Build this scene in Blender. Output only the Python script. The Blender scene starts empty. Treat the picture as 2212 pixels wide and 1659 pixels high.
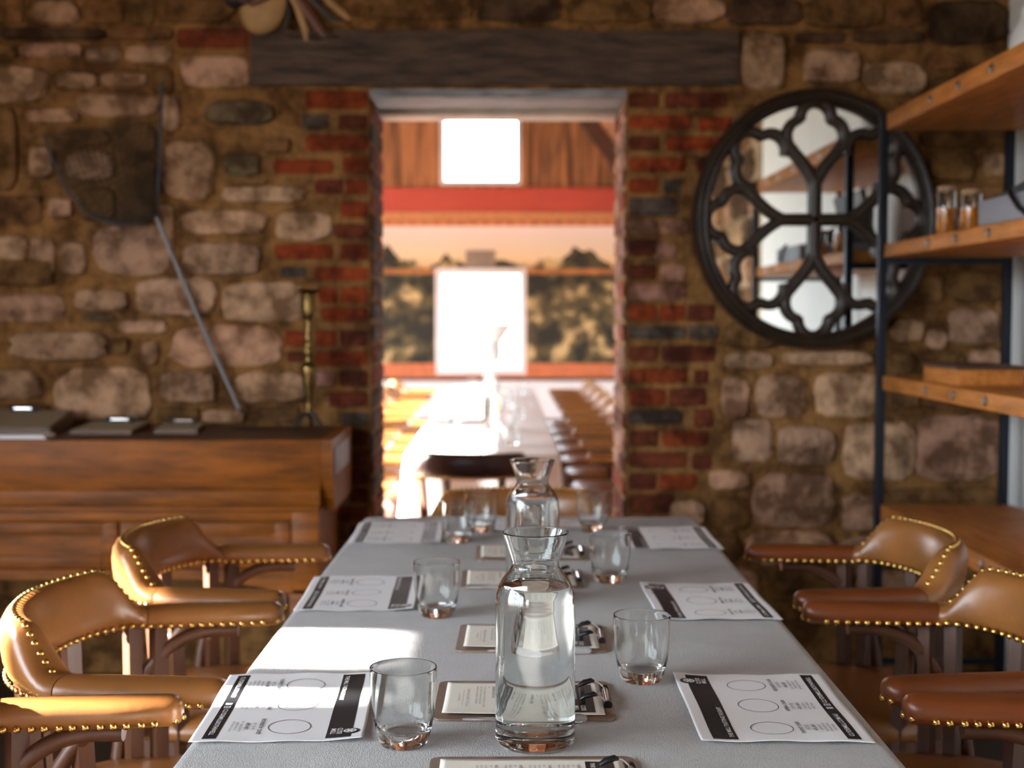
import bpy, bmesh, math, random
from mathutils import Vector, Matrix, Euler, noise
PI = math.pi
R = math.radians
S = bpy.context.scene
COL = S.collection
random.seed(7)

# ------------------------------------------------------------------ camera
CAM_Z, FPX = 1.27, 2800.0
cd = bpy.data.cameras.new('camera')
cd.sensor_width = 36.0
cd.lens = 36.0 * FPX / 2212
cd.clip_start = 0.05
cd.dof.use_dof = True
cd.dof.focus_distance = 1.63
cd.dof.aperture_fstop = 4.2
cam = bpy.data.objects.new('camera', cd)
COL.objects.link(cam)
cam.location = (0, 0, CAM_Z)
cam.rotation_euler = (R(90 - 3.057), 0, R(-0.327))
S.camera = cam
CAM_R = cam.rotation_euler.to_matrix()

# ------------------------------------------------------------------ view, world, sun
S.view_settings.view_transform = 'Standard'
S.view_settings.look = 'None'
S.view_settings.gamma = 1
S.view_settings.use_curve_mapping = False
S.view_settings.exposure = 0.40
cy = S.cycles
cy.max_bounces = 14
cy.diffuse_bounces = 4
cy.glossy_bounces = 6
cy.transmission_bounces = 14
cy.transparent_max_bounces = 16
cy.sample_clamp_indirect = 6.0
cy.blur_glossy = 0.6
cy.use_denoising = True

W = bpy.data.worlds.new('sky')
S.world = W
W.use_nodes = True
wn = W.node_tree
# bright hazy sky above a darker sunlit ground
w_tc = wn.nodes.new('ShaderNodeTexCoord'); w_sx = wn.nodes.new('ShaderNodeSeparateXYZ')
wn.links.new(w_tc.outputs['Generated'], w_sx.inputs[0])
w_cr = wn.nodes.new('ShaderNodeValToRGB')
w_mr = wn.nodes.new('ShaderNodeMapRange'); w_mr.inputs['From Min'].default_value = -0.06; w_mr.inputs['From Max'].default_value = 0.10
wn.links.new(w_sx.outputs['Z'], w_mr.inputs['Value']); wn.links.new(w_mr.outputs[0], w_cr.inputs['Fac'])
w_cr.color_ramp.elements[0].color = (0.17, 0.15, 0.12, 1)
w_cr.color_ramp.elements[1].color = (0.80, 0.90, 1.0, 1)
wn.links.new(w_cr.outputs[0], wn.nodes['Background'].inputs['Color'])
wn.nodes['Background'].inputs['Strength'].default_value = 17.0

sd = bpy.data.lights.new('sun', 'SUN')
sd.energy = 125
sd.angle = R(1.2)
sd.color = (1.0, 0.96, 0.90)
sun = bpy.data.objects.new('sun', sd)
COL.objects.link(sun)
SUN_DIR = Vector((0.88, -0.05, -0.47)).normalized()
sun.rotation_euler = SUN_DIR.to_track_quat('-Z', 'Y').to_euler()

def portal(loc, rot, sx, sy):
    l = bpy.data.lights.new('daylight', 'AREA')
    l.shape = 'RECTANGLE'; l.size = sx; l.size_y = sy
    l.cycles.is_portal = True
    o = bpy.data.objects.new('daylight', l); COL.objects.link(o)
    o.location = loc; o.rotation_euler = rot
    return o

# ------------------------------------------------------------------ helpers
def ray(px, py):
    return CAM_R @ Vector(((px - 1106) / FPX, -(py - 829.5) / FPX, -1))
def at(px, py, Y):
    d = ray(px, py); t = Y / d.y
    return Vector((d.x * t, Y, CAM_Z + d.z * t))
def on(px, py, z):
    d = ray(px, py); t = (z - CAM_Z) / d.z
    return Vector((d.x * t, d.y * t, z))

def empty(name, loc=(0, 0, 0), rz=0.0, label=None, cat=None, group=None, kind=None):
    o = bpy.data.objects.new(name, None)
    COL.objects.link(o)
    o.location = loc; o.rotation_euler = (0, 0, rz)
    tag(o, label, cat, group, kind)
    return o
def tag(o, label=None, cat=None, group=None, kind=None):
    if label: o['label'] = label
    if cat: o['category'] = cat
    if group: o['group'] = group
    if kind: o['kind'] = kind
    return o
def kids(o):
    return [c for c in bpy.data.objects if c.parent == o]
def copy_tree(o, parent=None, cache=None):
    if cache is None:
        cache = {}
        for c in bpy.data.objects:
            if c.parent: cache.setdefault(c.parent.name, []).append(c)
    c = o.copy(); COL.objects.link(c)
    if parent: c.parent = parent
    for ch in cache.get(o.name, []): copy_tree(ch, c, cache)
    return c

class MB:
    def __init__(s): s.v = []; s.f = []; s.m = []; s.c = []
    def add(s, vs, fs, mi=0, col=None):
        b = len(s.v)
        s.v += [tuple(v) for v in vs]
        for f in fs:
            s.f.append([b + i for i in f]); s.m.append(mi); s.c.append(col)
        return s
    def xf(s, M):
        s.v = [tuple(M @ Vector(v)) for v in s.v]; return s
    def box(s, x0, x1, y0, y1, z0, z1, b=0.0, mi=0, col=None):
        if b <= 0:
            vs = [(x, y, z) for z in (z0, z1) for y in (y0, y1) for x in (x0, x1)]
            return s.add(vs, [(0, 2, 3, 1), (4, 5, 7, 6), (0, 1, 5, 4), (2, 6, 7, 3), (0, 4, 6, 2), (1, 3, 7, 5)], mi, col)
        bm = bmesh.new()
        bmesh.ops.create_cube(bm, size=1)
        for v in bm.verts:
            v.co = Vector((x0 + (v.co.x + .5) * (x1 - x0), y0 + (v.co.y + .5) * (y1 - y0), z0 + (v.co.z + .5) * (z1 - z0)))
        bmesh.ops.bevel(bm, geom=bm.edges[:], offset=b, segments=2, affect='EDGES', profile=0.5)
        bm.verts.index_update()
        s.add([v.co[:] for v in bm.verts], [[v.index for v in f.verts] for f in bm.faces], mi, col)
        bm.free(); return s
    def rings(s, rs, closed=True, caps=True, mi=0, col=None):
        n = len(rs[0]); vs = [p for r in rs for p in r]; fs = []
        for i in range(len(rs) - 1):
            for j in range(n if closed else n - 1):
                k = (j + 1) % n
                fs.append((i * n + j, i * n + k, (i + 1) * n + k, (i + 1) * n + j))
        if caps and closed:
            fs.append(tuple(range(n - 1, -1, -1)))
            fs.append(tuple((len(rs) - 1) * n + j for j in range(n)))
        return s.add(vs, fs, mi, col)
    def lathe(s, prof, n=40, cx=0, cy=0, z=0, mi=0, caps=True):
        rs = [[(cx + r * math.cos(2 * PI * j / n), cy + r * math.sin(2 * PI * j / n), z + h) for j in range(n)] for r, h in prof]
        return s.rings(rs, True, caps, mi)
    def tube(s, pts, r, n=8, sq=None, mi=0, caps=True, up=(0, 0, 1), col=None):
        pts = [Vector(p) for p in pts]; rs = []
        up = Vector(up)
        for i, p in enumerate(pts):
            d = (pts[min(i + 1, len(pts) - 1)] - pts[max(i - 1, 0)]).normalized()
            a = d.cross(up)
            if a.length < 1e-3: a = d.cross(Vector((1, 0, 0)))
            a.normalize(); b = a.cross(d)
            rr = r[i] if isinstance(r, (list, tuple)) else r
            ra, rb = (rr, rr) if sq is None else (rr * sq[0], rr * sq[1])
            rs.append([tuple(p + a * ra * math.cos(2 * PI * j / n + PI / n) + b * rb * math.sin(2 * PI * j / n + PI / n)) for j in range(n)])
        return s.rings(rs, True, caps, mi, col)
    def bar(s, p, q, w, h, up=(0, 0, 1), mi=0, col=None):
        k = math.sqrt(2) / 2
        return s.tube([p, q], 1.0, 4, (w * k, h * k), mi, True, up, col)
    def prism(s, poly, f0, f1, mi=0, col=None):
        n = len(poly)
        return s.rings([[f0(p) for p in poly], [f1(p) for p in poly]], True, True, mi, col)
    def grid(s, nu, nv, fn, mi=0, col=None):
        vs = [fn(i / nu, j / nv) for j in range(nv + 1) for i in range(nu + 1)]
        fs = [(j * (nu + 1) + i, j * (nu + 1) + i + 1, (j + 1) * (nu + 1) + i + 1, (j + 1) * (nu + 1) + i) for j in range(nv) for i in range(nu)]
        return s.add(vs, fs, mi, col)
    def build(s, name, mats, parent=None, smooth=None, label=None, kind=None, fix=True):
        me = bpy.data.meshes.new(name)
        me.from_pydata(s.v, [], s.f); me.validate()
        if not isinstance(mats, (list, tuple)): mats = [mats]
        for m in mats: me.materials.append(m)
        if len(me.polygons) == len(s.m):
            me.polygons.foreach_set('material_index', s.m)
            if any(c is not None for c in s.c):
                ca = me.attributes.new('tint', 'FLOAT_COLOR', 'FACE')
                for i, c in enumerate(s.c):
                    ca.data[i].color = (*(c or (1, 1, 1)), 1)
        if fix:
            bm = bmesh.new(); bm.from_mesh(me)
            bmesh.ops.recalc_face_normals(bm, faces=bm.faces[:])
            bm.to_mesh(me); bm.free()
        if smooth is not None:
            me.polygons.foreach_set('use_smooth', [True] * len(me.polygons))
            if smooth < 179:
                me.set_sharp_from_angle(angle=R(smooth))
        o = bpy.data.objects.new(name, me); COL.objects.link(o)
        if parent: o.parent = parent
        tag(o, label, None, None, kind)
        return o

# ------------------------------------------------------------------ materials
def nd(nt, t, **kw):
    n = nt.nodes.new(t)
    for k, v in kw.items(): setattr(n, k, v)
    return n
def mat(name, col, rough=0.6, metal=0.0, vary=0.0, scale=8.0, stretch=(1, 1, 1), bump=0.0, bscale=60.0, col2=None, spec=0.5, coat=0.0, tint=False, contrast=(0.35, 0.65), bdist=0.01, sheen=0.0):
    m = bpy.data.materials.new(name); m.use_nodes = True
    nt = m.node_tree; b = nt.nodes['Principled BSDF']
    b.inputs['Roughness'].default_value = rough
    b.inputs['Metallic'].default_value = metal
    b.inputs['Specular IOR Level'].default_value = spec
    b.inputs['Coat Weight'].default_value = coat
    b.inputs['Sheen Weight'].default_value = sheen
    b.inputs['Base Color'].default_value = (*col, 1)
    tc = nd(nt, 'ShaderNodeTexCoord'); mp = nd(nt, 'ShaderNodeMapping')
    mp.inputs['Scale'].default_value = stretch
    nt.links.new(tc.outputs['Object'], mp.inputs['Vector'])
    src = None
    if vary > 0 or col2:
        nz = nd(nt, 'ShaderNodeTexNoise'); nz.inputs['Scale'].default_value = scale
        nz.inputs['Detail'].default_value = 6; nz.inputs['Roughness'].default_value = 0.62
        nt.links.new(mp.outputs[0], nz.inputs['Vector'])
        cr = nd(nt, 'ShaderNodeValToRGB')
        c2 = col2 or tuple(max(0, c * (1 - vary)) for c in col)
        cr.color_ramp.elements[0].position, cr.color_ramp.elements[1].position = contrast
        cr.color_ramp.elements[0].color = (*c2, 1); cr.color_ramp.elements[1].color = (*col, 1)
        nt.links.new(nz.outputs['Fac'], cr.inputs['Fac'])
        src = cr.outputs['Color']
    if tint:
        at_ = nd(nt, 'ShaderNodeAttribute', attribute_name='tint')
        mx = nd(nt, 'ShaderNodeMix', data_type='RGBA', blend_type='MULTIPLY')
        mx.inputs[0].default_value = 1.0
        if src: nt.links.new(src, mx.inputs[6])
        else: mx.inputs[6].default_value = (*col, 1)
        nt.links.new(at_.outputs['Color'], mx.inputs[7])
        src = mx.outputs[2]
    if src: nt.links.new(src, b.inputs['Base Color'])
    if bump > 0:
        n2 = nd(nt, 'ShaderNodeTexNoise'); n2.inputs['Scale'].default_value = bscale
        n2.inputs['Detail'].default_value = 5
        nt.links.new(mp.outputs[0], n2.inputs['Vector'])
        bp = nd(nt, 'ShaderNodeBump'); bp.inputs['Strength'].default_value = bump
        bp.inputs['Distance'].default_value = bdist
        nt.links.new(n2.outputs['Fac'], bp.inputs['Height'])
        nt.links.new(bp.outputs['Normal'], b.inputs['Normal'])
    return m
def glass_mat(name, col=(1, 1, 1), ior=1.47):
    m = bpy.data.materials.new(name); m.use_nodes = True
    b = m.node_tree.nodes['Principled BSDF']
    b.inputs['Base Color'].default_value = (*col, 1)
    b.inputs['Transmission Weight'].default_value = 1.0
    b.inputs['Roughness'].default_value = 0.0
    b.inputs['IOR'].default_value = ior
    return m
def pane_mat():
    m = bpy.data.materials.new('window_glass'); m.use_nodes = True
    nt = m.node_tree; nt.nodes.remove(nt.nodes['Principled BSDF'])
    t = nd(nt, 'ShaderNodeBsdfTransparent'); g = nd(nt, 'ShaderNodeBsdfGlossy'); g.inputs['Roughness'].default_value = 0.02
    mx = nd(nt, 'ShaderNodeMixShader'); mx.inputs[0].default_value = 0.05
    nt.links.new(t.outputs[0], mx.inputs[1]); nt.links.new(g.outputs[0], mx.inputs[2])
    nt.links.new(mx.outputs[0], nt.nodes['Material Output'].inputs['Surface'])
    return m

M = {}
M['masonry'] = mat('stone_masonry', (1.25, 1.22, 1.20), 0.9, col2=(0.40, 0.34, 0.28), scale=10, bump=0.9, bscale=34, tint=True, contrast=(0.40, 0.60), bdist=0.02, spec=0.25)
M['beam'] = mat('weathered_beam', (0.115, 0.068, 0.042), 0.75, vary=0.75, scale=5, stretch=(1, 5, 7), bump=0.8, bscale=14, bdist=0.02)
M['soffit'] = mat('grey_board', (0.34, 0.34, 0.36), 0.7, vary=0.7, scale=6, stretch=(1, 8, 8), bump=0.4, bscale=12)
M['pale_board'] = mat('pale_board', (0.62, 0.55, 0.46), 0.7, vary=0.3, scale=6)
M['plaster'] = mat('white_plaster', (0.80, 0.82, 0.80), 0.85, vary=0.06, scale=3)
M['ceiling'] = mat('ceiling_boards', (0.20, 0.12, 0.07), 0.7, vary=0.5, scale=4, stretch=(1, 8, 1))
M['floor'] = mat('dark_floorboards', (0.060, 0.038, 0.026), 0.55, vary=0.5, scale=5, stretch=(1, 7, 1))
M['far_floor'] = mat('red_floorboards', (0.30, 0.115, 0.055), 0.4, vary=0.35, scale=5, stretch=(7, 1, 1))
M['cloth'] = mat('white_tablecloth', (0.73, 0.715, 0.705), 0.95, vary=0.12, scale=9, bump=1.0, bscale=620, bdist=0.0055, spec=0.2, contrast=(0.3, 0.7))
M['paper'] = mat('white_paper', (0.86, 0.86, 0.87), 0.65, spec=0.35)
M['cream'] = mat('cream_paper', (0.84, 0.80, 0.70), 0.65, spec=0.35)
M['ink'] = mat('black_ink', (0.012, 0.012, 0.014), 0.42, spec=0.5)
M['grey_ink'] = mat('grey_ink', (0.14, 0.14, 0.15), 0.6)
M['hardboard'] = mat('brown_hardboard', (0.20, 0.125, 0.085), 0.5, vary=0.2, scale=60)
M['black'] = mat('black_plastic', (0.007, 0.007, 0.008), 0.38, spec=0.4)
M['chrome'] = mat('chrome', (0.85, 0.86, 0.88), 0.12, 1.0)
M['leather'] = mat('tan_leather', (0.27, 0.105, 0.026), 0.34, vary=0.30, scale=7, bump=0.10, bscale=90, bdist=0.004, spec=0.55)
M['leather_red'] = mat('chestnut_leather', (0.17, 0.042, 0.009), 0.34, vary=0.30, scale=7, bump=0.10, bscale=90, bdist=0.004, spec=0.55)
M['leather_shaded'] = mat('shaded_leather', (0.050, 0.022, 0.018), 0.35, vary=0.3, scale=8)  # for the unlit chair back: shade put into the leather colour
M['chairwood'] = mat('dark_chair_wood', (0.105, 0.040, 0.018), 0.42, vary=0.35, scale=9, stretch=(1, 1, 0.2))
M['brass'] = mat('brass', (0.80, 0.52, 0.16), 0.22, 1.0)
M['old_brass'] = mat('old_brass', (0.30, 0.20, 0.07), 0.30, 1.0, vary=0.5, scale=30)
M['pine'] = mat('waxed_pine', (0.32, 0.093, 0.006), 0.5, vary=0.6, scale=4, stretch=(1, 5, 7), bump=0.15, bscale=20, spec=0.25)
M['pine_dark'] = mat('dark_pine', (0.085, 0.034, 0.016), 0.5, vary=0.4, scale=4, stretch=(1, 5, 5))
M['oak'] = mat('oak_shelf', (0.56, 0.205, 0.045), 0.5, vary=0.4, scale=6, stretch=(6, 1, 6), bump=0.1, bscale=30, spec=0.12)
M['oak_dark'] = mat('dark_oak', (0.14, 0.065, 0.03), 0.5, vary=0.35, scale=5, stretch=(6, 1, 6))
M['steel'] = mat('blackened_steel', (0.020, 0.026, 0.038), 0.45, 0.6)
M['bolt'] = mat('steel_bolt', (0.32, 0.31, 0.30), 0.35, 1.0)
M['bronze'] = mat('dark_carved_wood', (0.030, 0.018, 0.010), 0.45, vary=0.4, scale=20, bump=0.3, bscale=40)
M['mirror'] = mat('mirror', (0.86, 0.90, 0.89), 0.015, 1.0)
M['glass'] = glass_mat('clear_glass', (0.97, 0.995, 0.99))
M['water'] = glass_mat('water', (0.985, 1, 1), 1.333)
M['plastic'] = glass_mat('clear_plastic', (0.95, 0.97, 0.99), 1.40)
M['plastic'].node_tree.nodes['Principled BSDF'].inputs['Transmission Weight'].default_value = 0.8
M['pane'] = pane_mat()
M['amber'] = mat('amber_honey', (0.85, 0.30, 0.02), 0.25, vary=0.6, scale=40)
M['net'] = mat('brown_net_cord', (0.055, 0.035, 0.018), 0.9)
M['net_frame'] = mat('dark_metal_rod', (0.05, 0.05, 0.055), 0.4, 0.7)
M['alu'] = mat('grey_handle', (0.20, 0.20, 0.21), 0.4, 0.6)
M['hide'] = mat('cream_leather', (0.42, 0.24, 0.09), 0.6, vary=0.35, scale=10)
M['hide_dark'] = mat('dark_leather', (0.018, 0.012, 0.010), 0.5)
M['hide_red'] = mat('red_brown_leather', (0.10, 0.03, 0.016), 0.5)
M['greycase'] = mat('grey_case', (0.22, 0.225, 0.25), 0.6)
M['cream_shaded'] = mat('shaded_cream_paper', (0.30, 0.235, 0.15), 0.7)  # cream menu sheets on the chest, dim light put into the colour
M['darkgrey'] = mat('dark_grey', (0.075, 0.078, 0.082), 0.55)
M['white_ceramic'] = mat('white_ceramic', (0.82, 0.84, 0.83), 0.3)
M['cork'] = mat('cork', (0.42, 0.27, 0.15), 0.8)
M['planks'] = mat('barn_planks', (0.44, 0.19, 0.070), 0.7, vary=0.78, scale=2.2, stretch=(6, 1, 0.35), contrast=(.40, .60))
M['red'] = mat('red_paint', (0.50, 0.075, 0.045), 0.6, vary=0.12, scale=2)
M['terracotta'] = mat('terracotta', (0.62, 0.19, 0.075), 0.7, vary=0.3, scale=20)
M['dentil'] = mat('ochre_cornice', (0.70, 0.33, 0.14), 0.7, vary=0.3, scale=25)
M['white_paint'] = mat('white_paint', (0.83, 0.85, 0.86), 0.5)
M['far_chair'] = M['leather']

def mural():
    m = bpy.data.materials.new('landscape_mural'); m.use_nodes = True
    nt = m.node_tree; b = nt.nodes['Principled BSDF']; b.inputs['Roughness'].default_value = 0.8
    tc = nd(nt, 'ShaderNodeTexCoord'); sx = nd(nt, 'ShaderNodeSeparateXYZ')
    nt.links.new(tc.outputs['Object'], sx.inputs[0])
    # sky of the painting: pale above, ochre at the horizon (object z)
    mr = nd(nt, 'ShaderNodeMapRange'); mr.inputs['From Min'].default_value = 1.70; mr.inputs['From Max'].default_value = 2.20
    nt.links.new(sx.outputs['Z'], mr.inputs['Value'])
    sky = nd(nt, 'ShaderNodeValToRGB')
    sky.color_ramp.elements[0].color = (0.62, 0.30, 0.09, 1); sky.color_ramp.elements[1].color = (0.86, 0.87, 0.86, 1)
    e = sky.color_ramp.elements.new(0.38); e.color = (0.80, 0.68, 0.44, 1)
    nt.links.new(mr.outputs[0], sky.inputs['Fac'])
    # foliage of the painting
    nz = nd(nt, 'ShaderNodeTexNoise'); nz.inputs['Scale'].default_value = 5.2; nz.inputs['Detail'].default_value = 7
    nt.links.new(tc.outputs['Object'], nz.inputs['Vector'])
    fo = nd(nt, 'ShaderNodeValToRGB'); fo.color_ramp.interpolation = 'EASE'
    fo.color_ramp.elements[0].position = 0.38; fo.color_ramp.elements[0].color = (0.018, 0.020, 0.014, 1)
    fo.color_ramp.elements[1].position = 0.68; fo.color_ramp.elements[1].color = (0.55, 0.42, 0.20, 1)
    e = fo.color_ramp.elements.new(0.53); e.color = (0.085, 0.072, 0.030, 1)
    nt.links.new(nz.outputs['Fac'], fo.inputs['Fac'])
    # tree line
    cx = nd(nt, 'ShaderNodeCombineXYZ'); nt.links.new(sx.outputs['X'], cx.inputs['X'])
    n1 = nd(nt, 'ShaderNodeTexNoise'); n1.inputs['Scale'].default_value = 1.9; n1.inputs['Detail'].default_value = 5
    nt.links.new(cx.outputs[0], n1.inputs['Vector'])
    th = nd(nt, 'ShaderNodeMapRange'); th.inputs['From Min'].default_value = 0.3; th.inputs['From Max'].default_value = 0.7
    th.inputs['To Min'].default_value = 1.66; th.inputs['To Max'].default_value = 2.06
    nt.links.new(n1.outputs['Fac'], th.inputs['Value'])
    lt = nd(nt, 'ShaderNodeMath', operation='LESS_THAN')
    nt.links.new(sx.outputs['Z'], lt.inputs[0]); nt.links.new(th.outputs[0], lt.inputs[1])
    mx = nd(nt, 'ShaderNodeMix', data_type='RGBA')
    nt.links.new(lt.outputs[0], mx.inputs[0]); nt.links.new(sky.outputs[0], mx.inputs[6]); nt.links.new(fo.outputs[0], mx.inputs[7])
    nt.links.new(mx.outputs[2], b.inputs['Base Color'])
    return m
M['mural'] = mural()

# ------------------------------------------------------------------ room shell
WY, WT = 4.55, 0.42          # door wall: front face and thickness
XL, XR = -3.0, 1.75          # side walls of the front room
YB = -3.2                    # wall behind the camera
CH = 2.95
DX0, DX1, DZ = at(800, 500, WY).x, at(1352, 500, WY).x, at(1090, 192, WY).z

def wall_cells(mb, axis, p0, p1, ua, ub, za, zb, holes, mi=0, col=None):
    us = sorted({ua, ub} | {h[0] for h in holes} | {h[1] for h in holes})
    zs = sorted({za, zb} | {h[2] for h in holes} | {h[3] for h in holes})
    for i in range(len(us) - 1):
        for j in range(len(zs) - 1):
            cu, cz = (us[i] + us[i + 1]) / 2, (zs[j] + zs[j + 1]) / 2
            if any(h[0] < cu < h[1] and h[2] < cz < h[3] for h in holes): continue
            if axis == 'x': mb.box(p0, p1, us[i], us[i + 1], zs[j], zs[j + 1], mi=mi, col=col)
            else: mb.box(us[i], us[i + 1], p0, p1, zs[j], zs[j + 1], mi=mi, col=col)
    return mb

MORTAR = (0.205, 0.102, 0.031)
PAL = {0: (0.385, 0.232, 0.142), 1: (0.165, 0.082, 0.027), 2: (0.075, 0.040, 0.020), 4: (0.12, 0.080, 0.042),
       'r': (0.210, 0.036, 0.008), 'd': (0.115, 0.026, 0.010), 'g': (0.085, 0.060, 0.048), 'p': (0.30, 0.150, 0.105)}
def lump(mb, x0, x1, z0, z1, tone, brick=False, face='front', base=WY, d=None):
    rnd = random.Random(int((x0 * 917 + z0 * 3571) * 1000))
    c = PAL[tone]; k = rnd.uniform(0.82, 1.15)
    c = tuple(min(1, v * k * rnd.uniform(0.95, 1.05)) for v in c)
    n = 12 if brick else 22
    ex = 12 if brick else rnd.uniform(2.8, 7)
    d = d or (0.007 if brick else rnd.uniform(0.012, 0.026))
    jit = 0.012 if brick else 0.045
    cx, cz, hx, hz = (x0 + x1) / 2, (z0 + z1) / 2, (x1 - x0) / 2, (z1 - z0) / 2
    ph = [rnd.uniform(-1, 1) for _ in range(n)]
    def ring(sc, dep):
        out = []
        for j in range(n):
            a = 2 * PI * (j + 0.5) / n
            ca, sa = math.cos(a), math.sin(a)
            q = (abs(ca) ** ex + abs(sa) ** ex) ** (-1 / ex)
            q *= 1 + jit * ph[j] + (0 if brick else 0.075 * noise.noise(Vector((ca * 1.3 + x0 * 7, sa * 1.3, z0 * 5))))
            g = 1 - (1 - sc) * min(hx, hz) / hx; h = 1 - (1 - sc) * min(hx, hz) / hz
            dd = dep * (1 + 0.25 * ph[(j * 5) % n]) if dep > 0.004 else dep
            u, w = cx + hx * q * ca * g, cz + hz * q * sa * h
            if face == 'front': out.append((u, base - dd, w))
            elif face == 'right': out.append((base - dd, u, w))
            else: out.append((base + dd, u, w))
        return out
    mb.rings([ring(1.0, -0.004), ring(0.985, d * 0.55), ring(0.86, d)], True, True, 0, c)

wall = MB()
wall_cells(wall, 'y', WY, WY + WT, XL - 0.3, XR + 0.3, -0.1, CH + 0.1, [(DX0, DX1, -0.1, DZ)], col=MORTAR)
def crop_list(ox, oy, sc, items, brick):
    for it in items:
        a, b, c, d, t = it
        p = at(ox + a / sc, oy + b / sc, WY); q = at(ox + c / sc, oy + d / sc, WY)
        lump(wall, p.x, q.x, q.z, p.z, t, brick)
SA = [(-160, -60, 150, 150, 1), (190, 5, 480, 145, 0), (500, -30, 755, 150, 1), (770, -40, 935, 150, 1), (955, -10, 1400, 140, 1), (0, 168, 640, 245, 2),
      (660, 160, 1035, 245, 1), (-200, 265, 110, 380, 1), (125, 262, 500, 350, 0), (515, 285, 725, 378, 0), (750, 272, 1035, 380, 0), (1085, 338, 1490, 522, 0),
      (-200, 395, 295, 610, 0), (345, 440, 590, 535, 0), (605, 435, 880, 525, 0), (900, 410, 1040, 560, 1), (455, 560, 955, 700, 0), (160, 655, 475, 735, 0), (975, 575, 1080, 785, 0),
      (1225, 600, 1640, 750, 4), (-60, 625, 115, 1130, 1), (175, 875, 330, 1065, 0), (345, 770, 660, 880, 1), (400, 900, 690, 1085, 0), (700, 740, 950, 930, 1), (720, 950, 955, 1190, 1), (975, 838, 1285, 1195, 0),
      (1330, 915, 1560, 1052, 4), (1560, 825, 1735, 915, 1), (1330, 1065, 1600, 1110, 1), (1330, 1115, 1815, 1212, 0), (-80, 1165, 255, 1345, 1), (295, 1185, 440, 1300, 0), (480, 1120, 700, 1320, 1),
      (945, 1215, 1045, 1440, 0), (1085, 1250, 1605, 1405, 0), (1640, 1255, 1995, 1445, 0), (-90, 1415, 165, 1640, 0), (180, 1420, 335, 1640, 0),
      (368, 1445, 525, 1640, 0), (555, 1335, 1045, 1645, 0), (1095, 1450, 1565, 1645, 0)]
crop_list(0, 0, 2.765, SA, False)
SB = [(450, 208, 775, 342, 0), (805, 128, 1310, 372, 0), (1330, 165, 1815, 402, 0), (-160, 235, 390, 402, 0), (500, 350, 690, 402, 4), (705, 388, 995, 472, 0), (1005, 425, 1685, 672, 0),
      (55, 455, 645, 635, 0), (655, 495, 770, 595, 1), (850, 515, 955, 662, 0), (335, 678, 905, 995, 0), (955, 695, 1290, 885, 0), (1395, 695, 1835, 885, 0), (-120, 685, 260, 865, 0), (-120, 890, 320, 1000, 1),
      (1210, 925, 1465, 1005, 0), (940, 905, 1190, 1000, 1), (1490, 905, 1790, 1005, 1), (1890, 690, 2000, 785, 'p'), (-160, 20, 330, 190, 1)]
crop_list(0, 550, 2.765, SB, False)
SC = [(-520, -20, -20, 140, 1), (-1050, -30, -550, 135, 2), (-1700, -30, -1080, 120, 1), (0, -20, 425, 142, 0), (440, -10, 880, 155, 2), (895, -20, 1365, 172, 1), (1385, -20, 1605, 172, 1), (1635, 5, 2110, 272, 2),
      (518, 192, 785, 535, 0), (845, 188, 1145, 262, 2), (1185, 182, 1605, 262, 2), (895, 295, 1230, 505, 0), (1245, 365, 1625, 562, 0), (1640, 320, 1855, 425, 1), (1865, 285, 2110, 402, 1),
      (1590, 785, 2095, 885, 1), (1640, 900, 1910, 1085, 1), (1975, 915, 2095, 1055, 0), (1640, 1100, 2090, 1240, 1), (1640, 450, 2100, 600, 1), (1500, 1280, 1800, 1420, 1), (1820, 1260, 2090, 1420, 0), (480, 560, 800, 640, 1), (470, 660, 640, 800, 1), (460, 830, 560, 960, 1)]
crop_list(1412, 0, 2.765, SC, False)
SD = [(430, 585, 705, 682, 0), (755, 575, 1300, 662, 0), (1400, 575, 1560, 720, 1), (405, 735, 570, 965, 0), (612, 725, 905, 965, 0), (965, 705, 1335, 965, 0), (1400, 825, 1570, 925, 1), (1600, 800, 2060, 940, 1),
      (470, 985, 710, 1240, 0), (735, 1025, 1085, 1258, 0), (1135, 995, 1560, 1345, 0), (1575, 960, 2060, 1345, 0), (330, 1285, 570, 1405, 0), (595, 1300, 1085, 1625, 0), (1125, 1435, 1345, 1645, 0),
      (1400, 1390, 2070, 1480, 1), (95, 1465, 305, 1610, 0), (315, 1440, 570, 1645, 1), (1755, 325, 2060, 535, 0), (1415, 385, 1610, 520, 0), (1625, 445, 1745, 565, 0), (1870, 565, 2090, 690, 0), (1600, 590, 1850, 690, 1),
      (440, 395, 730, 560, 1), (760, 470, 1200, 560, 1), (1420, 120, 1720, 300, 1), (1760, 90, 2080, 290, 1), (120, 1660, 520, 1830, 1), (560, 1650, 1080, 1850, 0), (1110, 1680, 1500, 1860, 0), (1530, 1600, 2060, 1850, 1), (100, 1860, 620, 2060, 0), (660, 1880, 1180, 2080, 1), (1220, 1890, 1700, 2090, 0), (390, 660, 420, 700, 1)]
crop_list(1412, 550, 2.765, SD, False)
BA = [(1055, 170, 1490, 292, 'd'), (1825, 540, 2200, 650, 'r'), (1805, 680, 1965, 775, 'g'), (2020, 685, 2200, 775, 'd'), (1825, 805, 2200, 905, 'r'), (1630, 952, 1990, 1040, 'r'), (2045, 935, 2200, 1035, 'r'),
      (1880, 1070, 2050, 1160, 'd'), (2065, 1070, 2200, 1160, 'r'), (2030, 1200, 2200, 1300, 'r'), (2000, 1335, 2200, 1425, 'd'), (1640, 1455, 1990, 1550, 'r'), (2030, 1455, 2200, 1555, 'r')]
crop_list(0, 0, 2.765, BA, True)
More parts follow.
